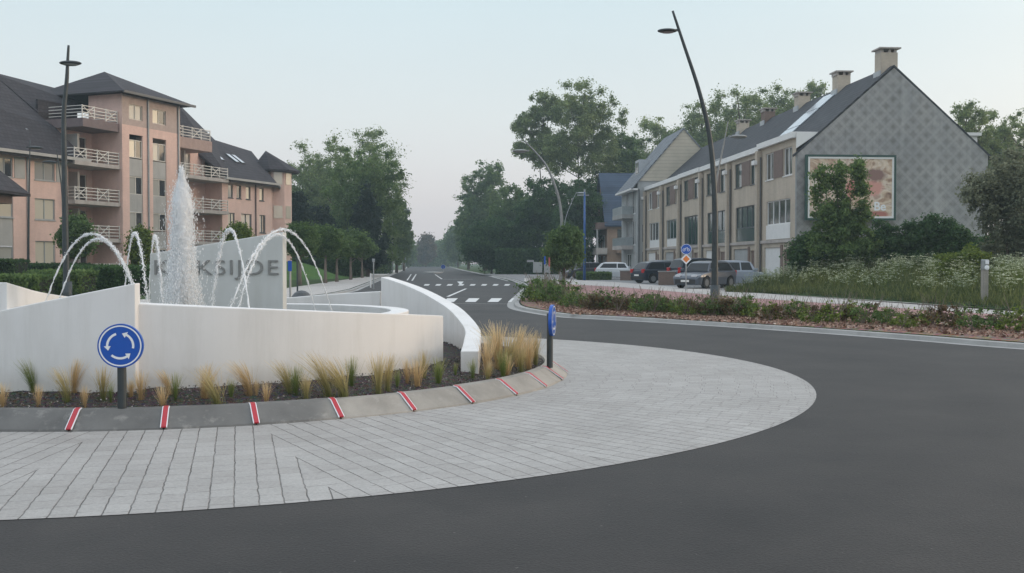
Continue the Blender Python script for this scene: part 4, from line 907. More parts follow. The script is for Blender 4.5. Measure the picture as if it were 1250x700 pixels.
    if i == 0: mb.hexa([(-.25,e,eh-.22-th),(xs_,e,zs_-th),(xs_,-.02,zs_-th),(-.25,-.02,eh-.22-th),(-.25,e,eh-.22),(xs_,e,zs_),(xs_,-.02,zs_),(-.25,-.02,eh-.22)])
    rf = mb.build('roof', SLATE2, root)
    cw = .75; yc = .42 if i == 0 else .15
    ccx, cch, cwx = (6.35, 1.2, 1.05) if i == 0 else (6.2, .8 if i != 1 else 1.0, .9)
    if i != 5:
        mb = MB(); mb.box(ccx-cwx/2-.05, ccx+cwx/2, yc, yc+1.0, rz-.8, rz+cch-.28); mb.build('chimney', BROWNB if i == 3 else BUFF, rf)
        mb = MB()
        for sx_ in (-.5, .0, .38): mb.box(ccx+sx_-.08, ccx+sx_+.10, yc+.05, yc+.95, rz+cch-.28, rz+cch-.05)
        mb.box(ccx-cwx/2-.22, ccx+cwx/2+.17, yc-.15, yc+1.15, rz+cch-.05, rz+cch+.04); mb.build('chimney_cap', CONC, rf)
        mb = MB(); mb.box(ccx-cwx/2-.15, ccx-cwx/2-.06, yc, yc+1.0, rz-.7, rz-.25); mb.build('flashing', ZINC, rf)
    if i == 0:
        mb = MB(); p = [(0,0,0),(Dp,0,0),(Dp,0,eh-.1),(half,0,rz-.2),(0,0,eh-.1)]; mb.add(p+[(x,.2,z) for x,y,z in p], [(0,1,2,3,4),(9,8,7,6,5)]+[(k,(k+1)%5,5+(k+1)%5,5+k) for k in range(5)])
        gb = mb.build('slate_gable', DIAMOND, root); gb.location = (0,-.21,0)
        mb = MB(); p = [(-.02,-.10,8.95),(1.42,-.10,GUT+.0),(-.02,-.10,GUT)]; mb.add(p+[(x,-.02,z) for x,y,z in p], [(0,1,2),(5,4,3),(0,3,4,1),(1,4,5,2),(2,5,3,0)]); mb.build('white_cheek', WHITEP, root)
        mb = MB(); mb.tube([(-.02,-.08,.2),(-.02,-.08,8.7)], .06, 8); mb.build('downpipe', GALV, root)
        mb = MB(); mb.box(11.0,12.9,1.5,5,9.0,10.05); mb.box(10.6,13.1,1.3,5.2,10.05,10.25); mb.build('rear_dormer', WHITEP, rf)
    if i == 1:
        nrm = Vector((-(rz-eh), 0, half)).normalized()
        def rp(x, y, o): return (x+nrm.x*o, y, eh+sl_*x+nrm.z*o)
        for k in range(3):
            for j in range(3):
                xa = 1.6+j*1.45; ya = .35+k*.95; mb = MB()
                mb.hexa([rp(xa,ya,.03),rp(xa+1.38,ya,.03),rp(xa+1.38,ya+.9,.03),rp(xa,ya+.9,.03),rp(xa,ya,.09),rp(xa+1.38,ya,.09),rp(xa+1.38,ya+.9,.09),rp(xa,ya+.9,.09)]); mb.build('solar_panel', G_ROOF, rf)
    if i == 3:
        mb = MB(); mb.box(2.1, 3.2, 1.5, 3.4, 9.8, 10.9); mb.build('roof_light', GREYB, rf)
# billboard on the gable
root = empty('billboard', TO+Vector((.1,-.75,0)), TR, 'large billboard with a warm brown picture in a dark green frame on the slate gable', 'billboard')
bx0, bx1, bz0, bz1 = .45, 6.1, 4.45, 8.35
FG = plain('green_frame', (.02,.065,.055), .45)
mb = MB(); f = .13
mb.box(bx0-f,bx0,-.05,.2,bz0-f,bz1+f); mb.box(bx1,bx1+f,-.05,.2,bz0-f,bz1+f); mb.box(bx0,bx1,-.05,.2,bz0-f,bz0); mb.box(bx0,bx1,-.05,.2,bz1,bz1+f); mb.build('frame', FG, root)
mb = MB(); g = .12; mb.box(bx0+.002,bx0+g,-.03,.15,bz0+.002,bz1-.002); mb.box(bx1-g,bx1-.002,-.03,.15,bz0+.002,bz1-.002); mb.box(bx0+g,bx1-g,-.03,.15,bz0+.002,bz0+g); mb.box(bx0+g,bx1-g,-.03,.15,bz1-g,bz1-.002); mb.build('white_border', WHITEP, root)
m = Mt('poster'); nz_ = m.n('TexNoise'); nz_.inputs['Scale'].default_value = .9; nz_.inputs['Detail'].default_value = 5; nz_.inputs['Distortion'].default_value = 1.6; m.l(m.co((1,1,1.6),(0,.5,0)), nz_.inputs[0])
col = m.ramp(nz_.outputs[0], [(.30, (.20,.12,.09)), (.42, (.46,.32,.23)), (.5, (.60,.48,.36)), (.58, (.66,.56,.47)), (.68, (.44,.30,.24))])
n2 = m.noise(3.5, 6, .7); col = m.mix(.5, col, m.mix(1.0, col, m.ramp(n2, [(.3, (.7,)*3), (.7, (1.3,)*3)]), 'MULTIPLY'))
def blob(cx, cz, sx_, sz_, lo=.7, hi=1.1):
    s = m.n('SeparateXYZ'); m.l(m.co(), s.inputs[0]); a = m.math('DIVIDE', m.math('SUBTRACT', s.outputs['X'], cx), sx_); b = m.math('DIVIDE', m.math('SUBTRACT', s.outputs['Z'], cz), sz_)
    r = m.math('ADD', m.math('SQRT', m.math('ADD', m.math('MULTIPLY', a, a), m.math('MULTIPLY', b, b))), m.math('MULTIPLY', m.math('SUBTRACT', m.noise(2.5, 4), .5), .9)); return m.maprange(r, lo, hi, 1, 0)
col = m.mix(blob(4.7, 6.4, .75, .55), col, (.60,.30,.25)); col = m.mix(blob(3.3, 6.3, .35, .7), col, (.50,.19,.16)); col = m.mix(blob(1.2, 6.6, .55, .6), col, (.66,.58,.5)); col = m.mix(blob(4.9, 7.2, .75, .45), col, (.24,.14,.12)); col = m.mix(blob(5.0, 4.7, .9, .22), col, (.40,.16,.13))
m.color(col).set(.4, 0, .4)
mb = MB(); mb.box(bx0+g,bx1-g,.0,.1,bz0+g,bz1-g); mb.build('poster', m.m, root)
me = text_mesh('Be', .78, .004, .012, 1.0); me.transform(Matrix.Translation((4.78,-.008,4.95)) @ Matrix.Rotation(R(90), 4, 'X')); me.materials.clear(); me.materials.append(SIGNWHITE); o = bpy.data.objects.new('lettering', me); COL.objects.link(o); o.parent = root
# --- house with the cream boarded gable (far end of the terrace)
u0 = Vector((PX(778,113),113,.1)); root = empty('gabled_house', u0, TR, 'tall grey house with a cream boarded gable and balconies beyond the terrace', 'house')
Dp, eh, rz = 10.4, 10.6, 16.4; Ln = 9.6; half = 5.1; pt = lambda u, z, d: (-d, u, z)
rects = [(1.0,2.3,.1,2.7),(3.6,6.4,.1,2.6),(1.2,3.2,3.6,6.3),(5.0,6.6,3.6,6.3),(1.2,3.2,7.1,9.9),(5.0,6.6,7.1,9.9)]
mb = MB(); wall_holes(mb, pt, 0, Ln, 0, eh, rects); mb.quad((0,0,0),(Dp,0,0),(Dp,0,eh),(0,0,eh)); mb.quad((0,Ln,0),(Dp,Ln,0),(Dp,Ln,eh),(half,Ln,rz),(0,Ln,eh)); mb.quad((Dp,0,0),(Dp,Ln,0),(Dp,Ln,eh),(Dp,0,eh)); mb.build('wall', GREYB, root)
for r in rects: window(root, pt, *r, WHITEP, G_DARK, 2)
mb = MB(); p = [(0,-.08,eh),(Dp,-.08,eh),(half,-.08,rz-.05)]; mb.add(p+[(x,.05,z) for x,y,z in p], [(0,1,2),(5,4,3),(0,3,4,1),(1,4,5,2),(2,5,3,0)]); mb.build('boarded_gable', BOARDS, root)
mb = MB()
def slope(mb, xa, za, xb, zb, ya, yb, th=.18): mb.hexa([(xa,ya,za-th),(xb,ya,zb-th),(xb,yb,zb-th),(xa,yb,za-th),(xa,ya,za),(xb,ya,zb),(xb,yb,zb),(xa,yb,za)])
slope(mb,-.7,eh-.8,half,rz+.1,-.2,Ln+.2); slope(mb,half,rz+.1,Dp+.5,eh-.5,-.2,Ln+.2); rf = mb.build('roof', roofmat('pale_tiles', (.20,.215,.235)), root)
mb = MB(); mb.box(1.0,3.6,4.2,6.4,11.3,13.4); mb.build('dormer', ZINC, rf); mb = MB(); mb.box(.95,1.0,4.5,6.0,11.9,13.1); mb.build('dormer_window', G_DARK, rf)
mb = MB(); mb.boxf(pt,-.1,Ln,eh-1.0,eh-.80,.02,.8); mb.build('gutter', WHITEP, root)
for z in (3.1, 6.6):
    mb = MB(); mb.boxf(pt,2.4,8.6,z,z+.45,.01,1.3); b = mb.build('balcony', KERBL if z > 4 else CONC, root); mb = MB()
    mb.boxf(pt,2.4,8.6,z+.45,z+1.35,1.22,1.27); mb.boxf(pt,2.4,2.45,z+.45,z+1.35,.02,1.22); mb.build('balustrade', plain('frosted_glass', (.28,.31,.32), .3), b)
# grey side wall windows facing the viewer
for z in (.9, 3.9): mb = MB(); mb.box(.55,.95,-.05,.02,z,z+1.9); mb.build('slit_window', G_DARK, root)
mb = MB(); mb.tube([(.15,-.1,.1),(.15,-.1,9.7)], .07, 8); mb.build('downpipe', DKFRAME, root)
# --- house with the steep blue roof
o0 = Vector((PX(741,138),138,.1)); root = empty('gabled_house', o0, TR, 'orange brick house with a steep blue roof and dark timber balconies, farthest of the row', 'house')
eh, rz, Dn = 7.2, 13.9, 9.5   # gable faces the street (local -x), ridge along x
pt = lambda u, z, d: (-d, u, z); rects = [(1.5,3.5,.1,2.5),(5,7.5,.1,2.5),(1.5,4,3.2,5.4),(5.2,7.8,3.2,5.4),(3.4,5.8,6.3,8.6)]
mb = MB(); wall_holes(mb, pt, 0, Dn, 0, eh, rects[:4]); mb.quad((0,0,eh),(0,Dn,eh),(0,Dn/2,rz)); mb.quad((0,0,0),(14,0,0),(14,0,eh),(0,0,eh)); mb.quad((14,0,0),(14,Dn,0),(14,Dn,eh),(14,Dn/2,rz),(14,0,eh)); mb.quad((0,Dn,0),(14,Dn,0),(14,Dn,eh),(0,Dn,eh)); mb.build('wall', ORANGEB, root)
for r in rects[:4]: window(root, pt, *r, WHITEP, G_DARK, 2)
mb = MB(); mb.boxf(pt,3.4,5.8,7.3,9.2,.02,.08); mb.build('attic_window', G_DARK, root)
mb = MB(); q_ = .2
mb.hexa([(-.4,-.5,eh-.75),(14.3,-.5,eh-.75),(14.3,Dn/2,rz),(-.4,Dn/2,rz),(-.4,-.5,eh-.75+q_),(14.3,-.5,eh-.75+q_),(14.3,Dn/2,rz+q_),(-.4,Dn/2,rz+q_)])
mb.hexa([(-.4,Dn/2,rz),(14.3,Dn/2,rz),(14.3,Dn+.5,eh-.75),(-.4,Dn+.5,eh-.75),(-.4,Dn/2,rz+q_),(14.3,Dn/2,rz+q_),(14.3,Dn+.5,eh-.75+q_),(-.4,Dn+.5,eh-.75+q_)]); mb.build('roof', BLUEROOF, root)
for z in (2.7, 6.1):
    mb = MB(); mb.boxf(pt,-.3,Dn,z,z+.9,1.2,1.5); mb.boxf(pt,-.3,-.1,z,z+.9,.02,1.2); mb.boxf(pt,-.3,Dn,z,z+.15,.02,1.2); mb.build('balcony', CONC if z < 4 else BROWNP, root)
mb = MB()
for y in (0, Dn/2, Dn-.3): mb.boxf(pt,y-.2,y+.05,.0,6.1,1.25,1.45)
mb.build('balcony_post', GREYB, root)
mb = MB(); mb.box(1.2,4.5,-1.0,-.02,2.9,4.0); mb.build('side_balcony', ORANGEB, root)
mb = MB(); mb.box(1.4,3.9,-.03,.03,4.3,6.1); mb.build('side_window', G_DARK, root)

# --- the pink apartment block: local x points out of the facade, y along it (away from the viewer)
AD = Vector((.355,.935,0)); AR = math.atan2(-.355,.935); A0 = Vector((-35.3,73,.1))
root = empty('apartment_block', A0, AR, 'large pink brick apartment block with dark roofs, projecting tower and cream balcony railings', 'apartment building')
def facade(x): return lambda u, z, d: (x+d, u, z)
FL = [.55, 3.5, 6.35, 9.3, 12.3]
def railing(z, y0, y1, x, parent, back=None, seed=0):
    mb = MB(); 
    for k in range(4): mb.box(x-.03,x+.03,y0,y1,z+.18+k*.25,z+.23+k*.25)
    n = max(2, int((y1-y0)/1.1)); st_ = (y1-y0)/n
    for k in range(n+1): mb.box(x-.035,x+.035,y0+k*st_-.03,y0+k*st_+.03,z,z+1.02)
    for k in range(0, n, 2): mb.bar((x+.02,y0+k*st_,z+.1),(x+.02,y0+(k+1)*st_,z+.98),.045); mb.bar((x+.02,y0+(k+1)*st_,z+.1),(x+.02,y0+k*st_,z+.98),.045)
    if back is not None:
        for yy in (y0, y1):
            for k in range(4): mb.box(back,x,yy-.03,yy+.03,z+.18+k*.25,z+.23+k*.25)
    return mb.build('railing', RAIL, parent)
# left wing, s from -14 to 4.9
pt = facade(0.0); rects = []; wins = []
for s in (1.7, -6.6): 
    for z0, z1 in ((7.65,9.0),(4.75,6.3),(1.5,3.2)): rects.append((s,s+1.9,z0,z1)); wins.append((s,s+1.9,z0,z1,2))
for s in (-1.6, -9.6):
    rects.append((s,s+1.35,.9,6.55)); rects.append((s,s+1.35,7.65,9.0)); wins.append((s,s+1.35,7.65,9.0,2)); wins.append((s,s+1.35,4.8,6.5,1)); wins.append((s,s+1.35,.95,2.75,1))
mb = MB(); wall_holes(mb, pt, -14, 4.9, 0, 9.6, rects); mb.quad((0,-14,0),(-12,-14,0),(-12,-14,9.6),(0,-14,9.6)); mb.quad((0,4.9,0),(-2.2,4.9,0),(-2.2,4.9,9.6),(0,4.9,9.6)); mb.build('wall', PINK, root)
for wn_ in wins: window(root, pt, *wn_[:4], GREYB, G_WARM, wn_[4], 1 if wn_[4] > 1 else 1)
for s in (-1.6, -9.6): mb = MB(); mb.boxf(pt, s+.02, s+1.33, 2.78, 4.77, -.14, -.05); mb.build('panel', GREYP2, root)
for s in (-.15, 3.7): mb = MB(); mb.boxf(pt, s+.03, s+.95, 7.62, 9.1, .004, .04); mb.build('panel', GREYP2, root)
mb = MB(); mb.tube([pt(1.0,.3,.08), pt(1.0,9.2,.08)], .06, 8); mb.build('downpipe', GALV, root)
# left roof: steep slope, its right edge raking up over the balconies
mb = MB(); th = .25
def rslab(mb, pts): mb.add([tuple(p) for p in pts]+[(p[0],p[1],p[2]-th) for p in pts], [tuple(range(len(pts))), tuple(range(len(pts),2*len(pts)))[::-1]]+[(k,(k+1)%len(pts),len(pts)+(k+1)%len(pts),len(pts)+k) for k in range(len(pts))])
rslab(mb, [(.75,-15,9.35),(.75,6.2,9.35),(-1.6,5.4,11.9),(-2.6,5.2,12.6),(-6.6,4.6,15.9),(-7.4,-2,16.6),(-7.4,-15,16.6)])
rslab(mb, [(-7.4,-15,16.6),(-7.4,4,16.5),(-7.4,12,16.2),(-14,12,10),(-14,-15,10)])
rslab(mb, [(-6.6,4.6,15.95),(-3.2,5.2,13.2),(-3.0,11,14.2),(-7.4,12,16.2),(-7.4,4,16.5)]); rf = mb.build('roof', SLATE, root)
mb = MB(); mb.box(.6,.95,-15,6.3,9.3,9.52); mb.box(.02,.6,-15,6.0,9.2,9.3); mb.build('gutter', GREYP2, root)
sl2 = (16.6-9.35)/(7.4+.75)
def skylight(y, z, x0_, z0_, s_, par, w_=.62, h_=.85):
    # lies on the slope x = x0_ - (z-z0_)/s_
    n_ = Vector((s_, 0, 1)).normalized(); xx = lambda q: x0_-(q-z0_)/s_
    mb = MB(); P = lambda yy, q, o: (xx(q)+n_.x*o, yy, q+n_.z*o)
    mb.hexa([P(y,z,.02),P(y+w_,z,.02),P(y+w_,z,.12),P(y,z,.12),P(y,z+h_,.02),P(y+w_,z+h_,.02),P(y+w_,z+h_,.12),P(y,z+h_,.12)]); o = mb.build('skylight', DKFRAME, par)
    mb = MB(); mb.hexa([P(y+.06,z+.06,.1),P(y+w_-.06,z+.06,.1),P(y+w_-.06,z+.06,.13),P(y+.06,z+.06,.13),P(y+.06,z+h_-.06,.1),P(y+w_-.06,z+h_-.06,.1),P(y+w_-.06,z+h_-.06,.13),P(y+.06,z+h_-.06,.13)]); mb.build('pane', G_ROOF, o)
for y in (2.3, 3.2): skylight(y, 11.3, .75, 9.35, sl2, rf)
# recessed balconies between wing and tower (s 4.9..10.5) and between tower and right wing (17.5..23.7)
def balcony_bay(s0, s1, floors, xr, slabx, top, seed, wide=0):
    pt = facade(xr); rects = []; rr = random.Random(seed)
    for z in floors:
        rects += [(s0+.5,s0+1.5,z+.1,z+2.25),(s0+.5+(s1-s0)*.45,s0+1.9+(s1-s0)*.45,z+.1,z+2.25)]
    mb = MB(); wall_holes(mb, pt, s0, s1, 0, top, rects); mb.quad((xr,s0,0),(.0,s0,0),(.0,s0,top-3),(xr,s0,top-3)); mb.build('wall', PINK, root)
    for r in rects: window(root, pt, *r, CREAM, G_WARM, 2, sill=False)
    for z in floors:
        mb = MB(); mb.box(xr+.01, slabx, s0-wide, s1-.02, z-.30, z); mb.build('balcony_slab', CONC, root); railing(z, s0-wide+.05, s1-.08, slabx-.08, root, xr+.1)
        mb = MB(); mb.box(xr+.02, xr+1.2, s0+(s1-s0)*.4-.1, s0+(s1-s0)*.4+.1, z, z+2.3); mb.build('privacy_screen', GREYP2, root)
    return
balcony_bay(4.9, 9.4, FL[:4], -1.9, .95, 12.0, 1, .3)
balcony_bay(16.4, 23.7, FL[:4], -1.9, .75, 12.2, 2)
mb = MB(); mb.box(-3.8,.9,5.5,9.35,11.95,12.6); mb.build('balcony_parapet', plain('mauve_panel',(.17,.13,.13),.8), root); railing(12.6, 5.6, 9.3, .75, root, -2.5)
mb = MB(); mb.box(-3.5,-3.3,5.3,9.35,12.6,14.2); mb.build('wall', SLATE, root)
mb = MB(); mb.box(-3.6,.5,16.45,21.6,11.6,12.55); mb.build('balcony_parapet', plain('pink_parapet',(.36,.26,.23),.8), root); railing(12.55, 16.5, 21.5, .35, root, -2.5)
# tower
TX = 1.15; pt = facade(TX); rects = []; wins = []
cols_ = [(10.2,11.75),(12.95,14.6)]
for a, b in cols_:
    rects.append((a,b,1.0,11.9)); rects.append((a,b,13.1,14.3)); wins.append((a,b,13.1,14.3))
    for z in FL[:4]: wins.append((a,b,z+.75,z+2.2))
mb = MB(); wall_holes(mb, pt, 9.4, 16.4, 0, 12.6, [r for r in rects if r[3] < 12.6])
mb.quad((TX,9.4,0),(-2.2,9.4,0),(-2.2,9.4,15.2),(TX,9.4,15.2)); mb.quad((TX,16.4,0),(-2.2,16.4,0),(-2.2,16.4,15.2),(TX,16.4,15.2)); mb.build('wall', PINK, root)
mb = MB(); wall_holes(mb, pt, 9.4, 16.4, 12.6, 15.2, [r for r in rects if r[3] > 12.6]); mb.build('attic_wall', plain('pink_grey_panel', (.42,.33,.30), .7), root)
for r in wins: window(root, pt, *r, CREAM, G_WARM, 2, sill=False)
for a, b in cols_:
    for z in (FL[0]+2.22, FL[1]+2.22, FL[2]+2.22): mb = MB(); mb.boxf(pt, a+.02, b-.02, z, z+1.4, -.14, -.05); mb.build('panel', GREYP2, root)
mb = MB(); mb.tube([pt(12.35,.3,.08), pt(12.35,14.9,.08)], .07, 8); mb.tube([pt(16.1,.3,.08), pt(16.1,14.9,.08)], .07, 8); mb.build('downpipe', GALV, root)
mb = MB(); a, b = 8.6, 17.3; cx0, cx1 = -8.0, TX+.85; ap = [( -3.2,12.3,17.5),(-3.6,13.6,17.5)]
c4 = [(cx1,a,15.1),(cx1,b,15.1),(cx0,b,15.1),(cx0,a,15.1)]
mb.add(c4+ap+[(p[0],p[1],15.0) for p in c4], [(0,1,5,4),(1,2,5),(2,3,4,5),(3,0,4),(0,6,7,1),(1,7,8,2),(2,8,9,3),(3,9,6,0),(6,9,8,7)]); mb.build('tower_roof', SLATE, root)
mb = MB(); mb.box(cx1-.05,cx1+.12,a,b,14.93,15.12); mb.build('gutter', DKFRAME, root)
# right wing
pt = facade(0.0); rects = []; wins = []
for s, w_ in ((24.6,1.0),(26.6,1.7),(29.6,1.0)):
    for z0 in (1.3, 4.55): rects.append((s,s+w_,z0,z0+1.75))
for s in (24.6,25.9,27.4,29.6): rects.append((s,s+.75,7.7,8.95))
mb = MB(); wall_holes(mb, pt, 23.7, 31.6, 0, 9.5, rects); mb.quad((0,23.7,0),(-2,23.7,0),(-2,23.7,9.5),(0,23.7,9.5))
mb.quad((0,31.6,0),(-1.6,34.2,0),(-1.6,34.2,9.5),(0,31.6,9.5)); mb.quad((-1.6,34.2,0),(-12,34.2,0),(-12,34.2,9.5),(-1.6,34.2,9.5)); mb.build('wall', PINK, root)
for r in rects: window(root, pt, *r, DKFRAME, G_WARM, 2 if r[1]-r[0] > .8 else 1)
mb = MB(); mb.tube([pt(28.9,.3,.08), pt(28.9,9.2,.08)], .07, 8); mb.build('downpipe', BROWNP, root)
mb = MB(); rslab(mb, [(.75,23.9,9.35),(.75,31.8,9.35),(-1.2,35.0,9.35),(-6,36.9,13.5),(-6,30.7,14.0)]); rslab(mb, [(.75,23.9,9.35),(-6,30.7,14.0),(-6,24.8,17.0),(-2.6,22.4,12.4)]); rslab(mb, [(-6,24.8,17.0),(-6,30.7,14.0),(-6,36.9,13.5),(-12,36.9,9.4),(-12,24.8,9.4)])
rslab(mb, [(-2.6,17.6,12.4),(-2.6,22.4,12.4),(-6,24.8,17.0),(-6.4,18.5,17.1),(-6.4,15,17.2)]); rslab(mb, [(-6.4,15,17.2),(-6.4,18.5,17.1),(-6,24.8,17.0),(-12,25,9)]); rf = mb.build('roof', SLATE, root)
mb = MB(); mb.box(.6,.9,23.2,31.8,9.3,9.5); mb.bar((.75,31.8,9.4),(-1.2,35.0,9.4),.2,.2); mb.build('gutter', GREYP2, root)
sl3 = (14.0-9.35)/(6+.75)
for y in (25.6, 26.5, 28.9, 29.8): skylight(y, 11.4, .75, 9.35, sl3, rf, .62, .9)
# far corner turret with its own roof
mb = MB(); tp = [(1.75*math.cos(2*math.pi*k/8+.39)-2.5, 1.75*math.sin(2*math.pi*k/8+.39)+36.0) for k in range(8)]; mb.prism(tp, 0, 11.1); mb.build('corner_turret', PINK, root)
mb = MB(); tq = [((x+2.5)*1.5-2.5, (y-36)*1.5+36, 11.2) for x, y in tp]; mb.add(tq+[(-3.2,35.4,13.3)]+[(x,y,11.0) for x,y,z in tq], [(k,(k+1)%8,8) for k in range(8)]+[(k,9+k,9+(k+1)%8,(k+1)%8) for k in range(8)]+[tuple(9+k for k in range(8))[::-1]]); mb.build('turret_roof', SLATE, root)
for k in (7, 6):
    a, b = Vector((*tp[k],0)), Vector((*tp[(k+1)%8],0)); c = (a+b)/2; n_ = (c-Vector((-2.5,36,0))).normalized(); t_ = (b-a).normalized()
    ptt = lambda u, z, d, c=c, n_=n_, t_=t_: tuple(c+t_*u+n_*(d+.03)+Vector((0,0,z)))
    for z in (9.7, 6.2, 2.4): mb = MB(); mb.boxf(ptt,-.45,.45,z,z+1.3,-.01,.02); mb.build('window', G_WARM, root)
# small roof at the left edge of the photo
Z = 55; root = empty('garden_pavilion', (PX(-38,Z), Z, .1), 0, 'corner of a small dark-roofed pavilion at the left edge, before the apartments', 'pavilion')
mb = MB(); e = HY(236,Z); t_ = HY(205,Z); w_ = PX(14,Z)-PX(-38,Z); mb.add([(-w_,-w_,e),(w_,-w_,e),(w_,w_,e),(-w_,w_,e),(0,0,t_+1.1),(-w_,-w_,e-.15),(w_,-w_,e-.15),(w_,w_,e-.15),(-w_,w_,e-.15)], [(0,1,4),(1,2,4),(2,3,4),(3,0,4),(0,5,6,1),(1,6,7,2),(2,7,8,3),(3,8,5,0),(8,7,6,5)]); mb.build('roof', SLATE, root)
w2 = w_-.7; mb = MB(); mb.box(-w2,w2,-w2,w2,e-.6,e-.15); mb.build('fascia', BROWNP, root); w2 -= .5; mb = MB(); mb.box(-w2,w2,-w2,w2,0,e-.6); mb.build('wall', PINK, root)

# ------------------------------------------------------------------ trees and plants
F_DEEP = foliage('deep_green_leaves', (.040,.088,.038), (.10,.185,.07)); F_MID = foliage('mid_green_leaves', (.08,.14,.05), (.20,.29,.105)); F_LIGHT = foliage('light_green_leaves', (.15,.205,.085), (.33,.40,.19))
F_FRESH = foliage('fresh_green_leaves', (.09,.14,.025), (.27,.33,.08)); F_GREY = foliage('grey_green_leaves', (.14,.16,.115), (.29,.31,.235)); F_CONIF = foliage('conifer_needles', (.022,.042,.036), (.052,.082,.060)); F_BROWN = foliage('reddish_leaves', (.09,.075,.055), (.20,.16,.12))
F_RED = foliage('red_tipped_leaves', (.08,.07,.035), (.22,.14,.09))
def leafcloud(C, Rr, n, size, rs, flat=.35):
    """n leaf faces spread through clumps with centres C and radii Rr"""
    C = np.asarray(C); Rr = np.asarray(Rr); wts = Rr**2.2; idx = rs.choice(len(C), n, p=wts/wts.sum())
    D = rs.randn(n, 3); D /= np.linalg.norm(D, axis=1)[:, None]; rad = np.clip(np.abs(rs.normal(.25, .55, n)), 0, 1.25); ani = rs.uniform(.6, 1.5, (len(C), 3))[idx]
    P = C[idx]+D*(rad*Rr[idx])[:, None]*ani*np.array([1, 1, .8])
    nn = D*.6+rs.randn(n, 3)*.7+np.array([0, 0, .35]); nn /= np.linalg.norm(nn, axis=1)[:, None]
    A = np.cross(nn, rs.randn(n, 3)); A /= np.linalg.norm(A, axis=1)[:, None]; B = np.cross(nn, A)
    s = size*rs.uniform(.55, 1.3, n)[:, None]; A *= s; B *= s*rs.uniform(.45, .8, n)[:, None]; k = nn*s*.25
    return np.stack([P-A, P-B*.9+k, P+A*1.05, P+B+k*.6], axis=1)
def crown_clumps(rs, ells, n, cr):
    C = []; Rr = []
    vol = np.array([e[3]*e[4]*e[5] for e in ells])**.67; cnt = np.maximum(1, (n*vol/vol.sum()).astype(int))
    for e, m_ in zip(ells, cnt):
        for i in range(m_):
            d = rs.randn(3); d /= np.linalg.norm(d); r = rs.rand()**.38
            C.append([e[0]+d[0]*e[3]*r*.95, e[1]+d[1]*e[4]*r*.95, e[2]+d[2]*e[5]*r*.95]); Rr.append(cr*rs.uniform(.6, 1.35))
    return np.array(C), np.array(Rr)
def tree(name, loc, H, ells, leaf, label, cat='tree', nclump=60, cr=1.0, nleaf=8000, size=.22, trunk=.25, bark=BARK, seed=0, group=None, limbs=14, stems=1, trunk_top=.75):
    rs = np.random.RandomState(seed); root = empty(name, loc, 0, label, cat, group); ells = [(e+(e[3],))[:3]+(e[3], e[3] if len(e) < 6 else e[4], e[4] if len(e) < 6 else e[5]) for e in ells]
    C, Rr = crown_clumps(rs, ells, nclump, cr); C2 = np.array([e[:3] for e in ells]); npmesh('crown', np.concatenate([leafcloud(C, Rr, int(nleaf*.85), size, rs), leafcloud(C2, np.array([min(e[3:])*.55 for e in ells]), int(nleaf*.15), size, rs)]), 4, leaf, root)
    mb = MB()
    for s in range(stems):
        ox = (s-(stems-1)/2)*trunk*2.2; pts = []; m_ = 6
        for i in range(m_+1):
            t = i/m_; pts.append((ox*(1+t)+rs.normal(0, H*.008)*t, rs.normal(0, H*.008)*t, H*trunk_top*t-.05))
        mb.tube(pts, [trunk*(1.25 if i == 0 else 1)*(1-.75*i/m_) for i in range(m_+1)], 9)
        order = rs.permutation(len(C))[:limbs]
    for j in order:
        c = C[j]; zb_ = max(.15*H, min(H*trunk_top*.95, c[2]-np.hypot(c[0], c[1])*rs.uniform(.5, 1.0))); a = Vector((0, 0, zb_)); b = Vector(c); mid_ = a.lerp(b, .5)+Vector((rs.normal(0, .15), rs.normal(0, .15), -.06*(b-a).length))
        r0 = trunk*.38; mb.tube([a, mid_, b], [r0, r0*.6, r0*.15], 6)
    mb.build('trunk', bark, root, smooth=True); return root
def photo_tree(px, Z, top, wpx, bot, leaf, label, name='tree', airy=0, yb=None, **k):
    """real tree at distance Z whose crown spans the given photo extent"""
    H = HY(top, Z)-.1; w_ = wpx*Z/F/2; zb_ = max(.2, HY(bot, Z)-.1); h = (H-zb_)/2; zc = zb_+h
    dens = 1.05 if airy else 1.15
    nl = int(min(44000, max(3500, 14*wpx*(bot-top)*.42*dens*(3.0 if Z < 80 else 2.6)))); k['nleaf'] = max(nl, int(k.get('nleaf', 0)*1.3))
    sz = max(.06, (1.3 if airy else 1.5)*Z/F); cr = max(.4, w_*(.17 if airy else .19)); ncl = 190 if airy else 260; k['nclump'] = max(ncl, k.get('nclump', 0)) if Z > 60 else k.get('nclump', ncl)
    k.setdefault('trunk', max(.08, H*.017))
    ells = k.pop('ells', None)
    if ells is None: ells = [(0,0,zc,w_,w_,h*.97),(w_*.25,0,zc+h*.25,w_*.6,w_*.6,h*.7),(-w_*.3,0,zc-h*.15,w_*.62,w_*.6,h*.6)]
    else: ells = [((PX(a, Z)-PX(px, Z)), 0, HY(b, Z)-.1, c*Z/F, c*Z/F, d*Z/F) for a, b, c, d in ells]
    return tree(name, (PX(px, Z), Z, .1), H, ells, leaf, label, nclump=k.pop('nclump', ncl), cr=k.pop('cr', cr), nleaf=k.pop('nleaf', nl), size=k.pop('size', sz), limbs=k.pop('limbs', 26 if airy else 12), **k)
PT = photo_tree
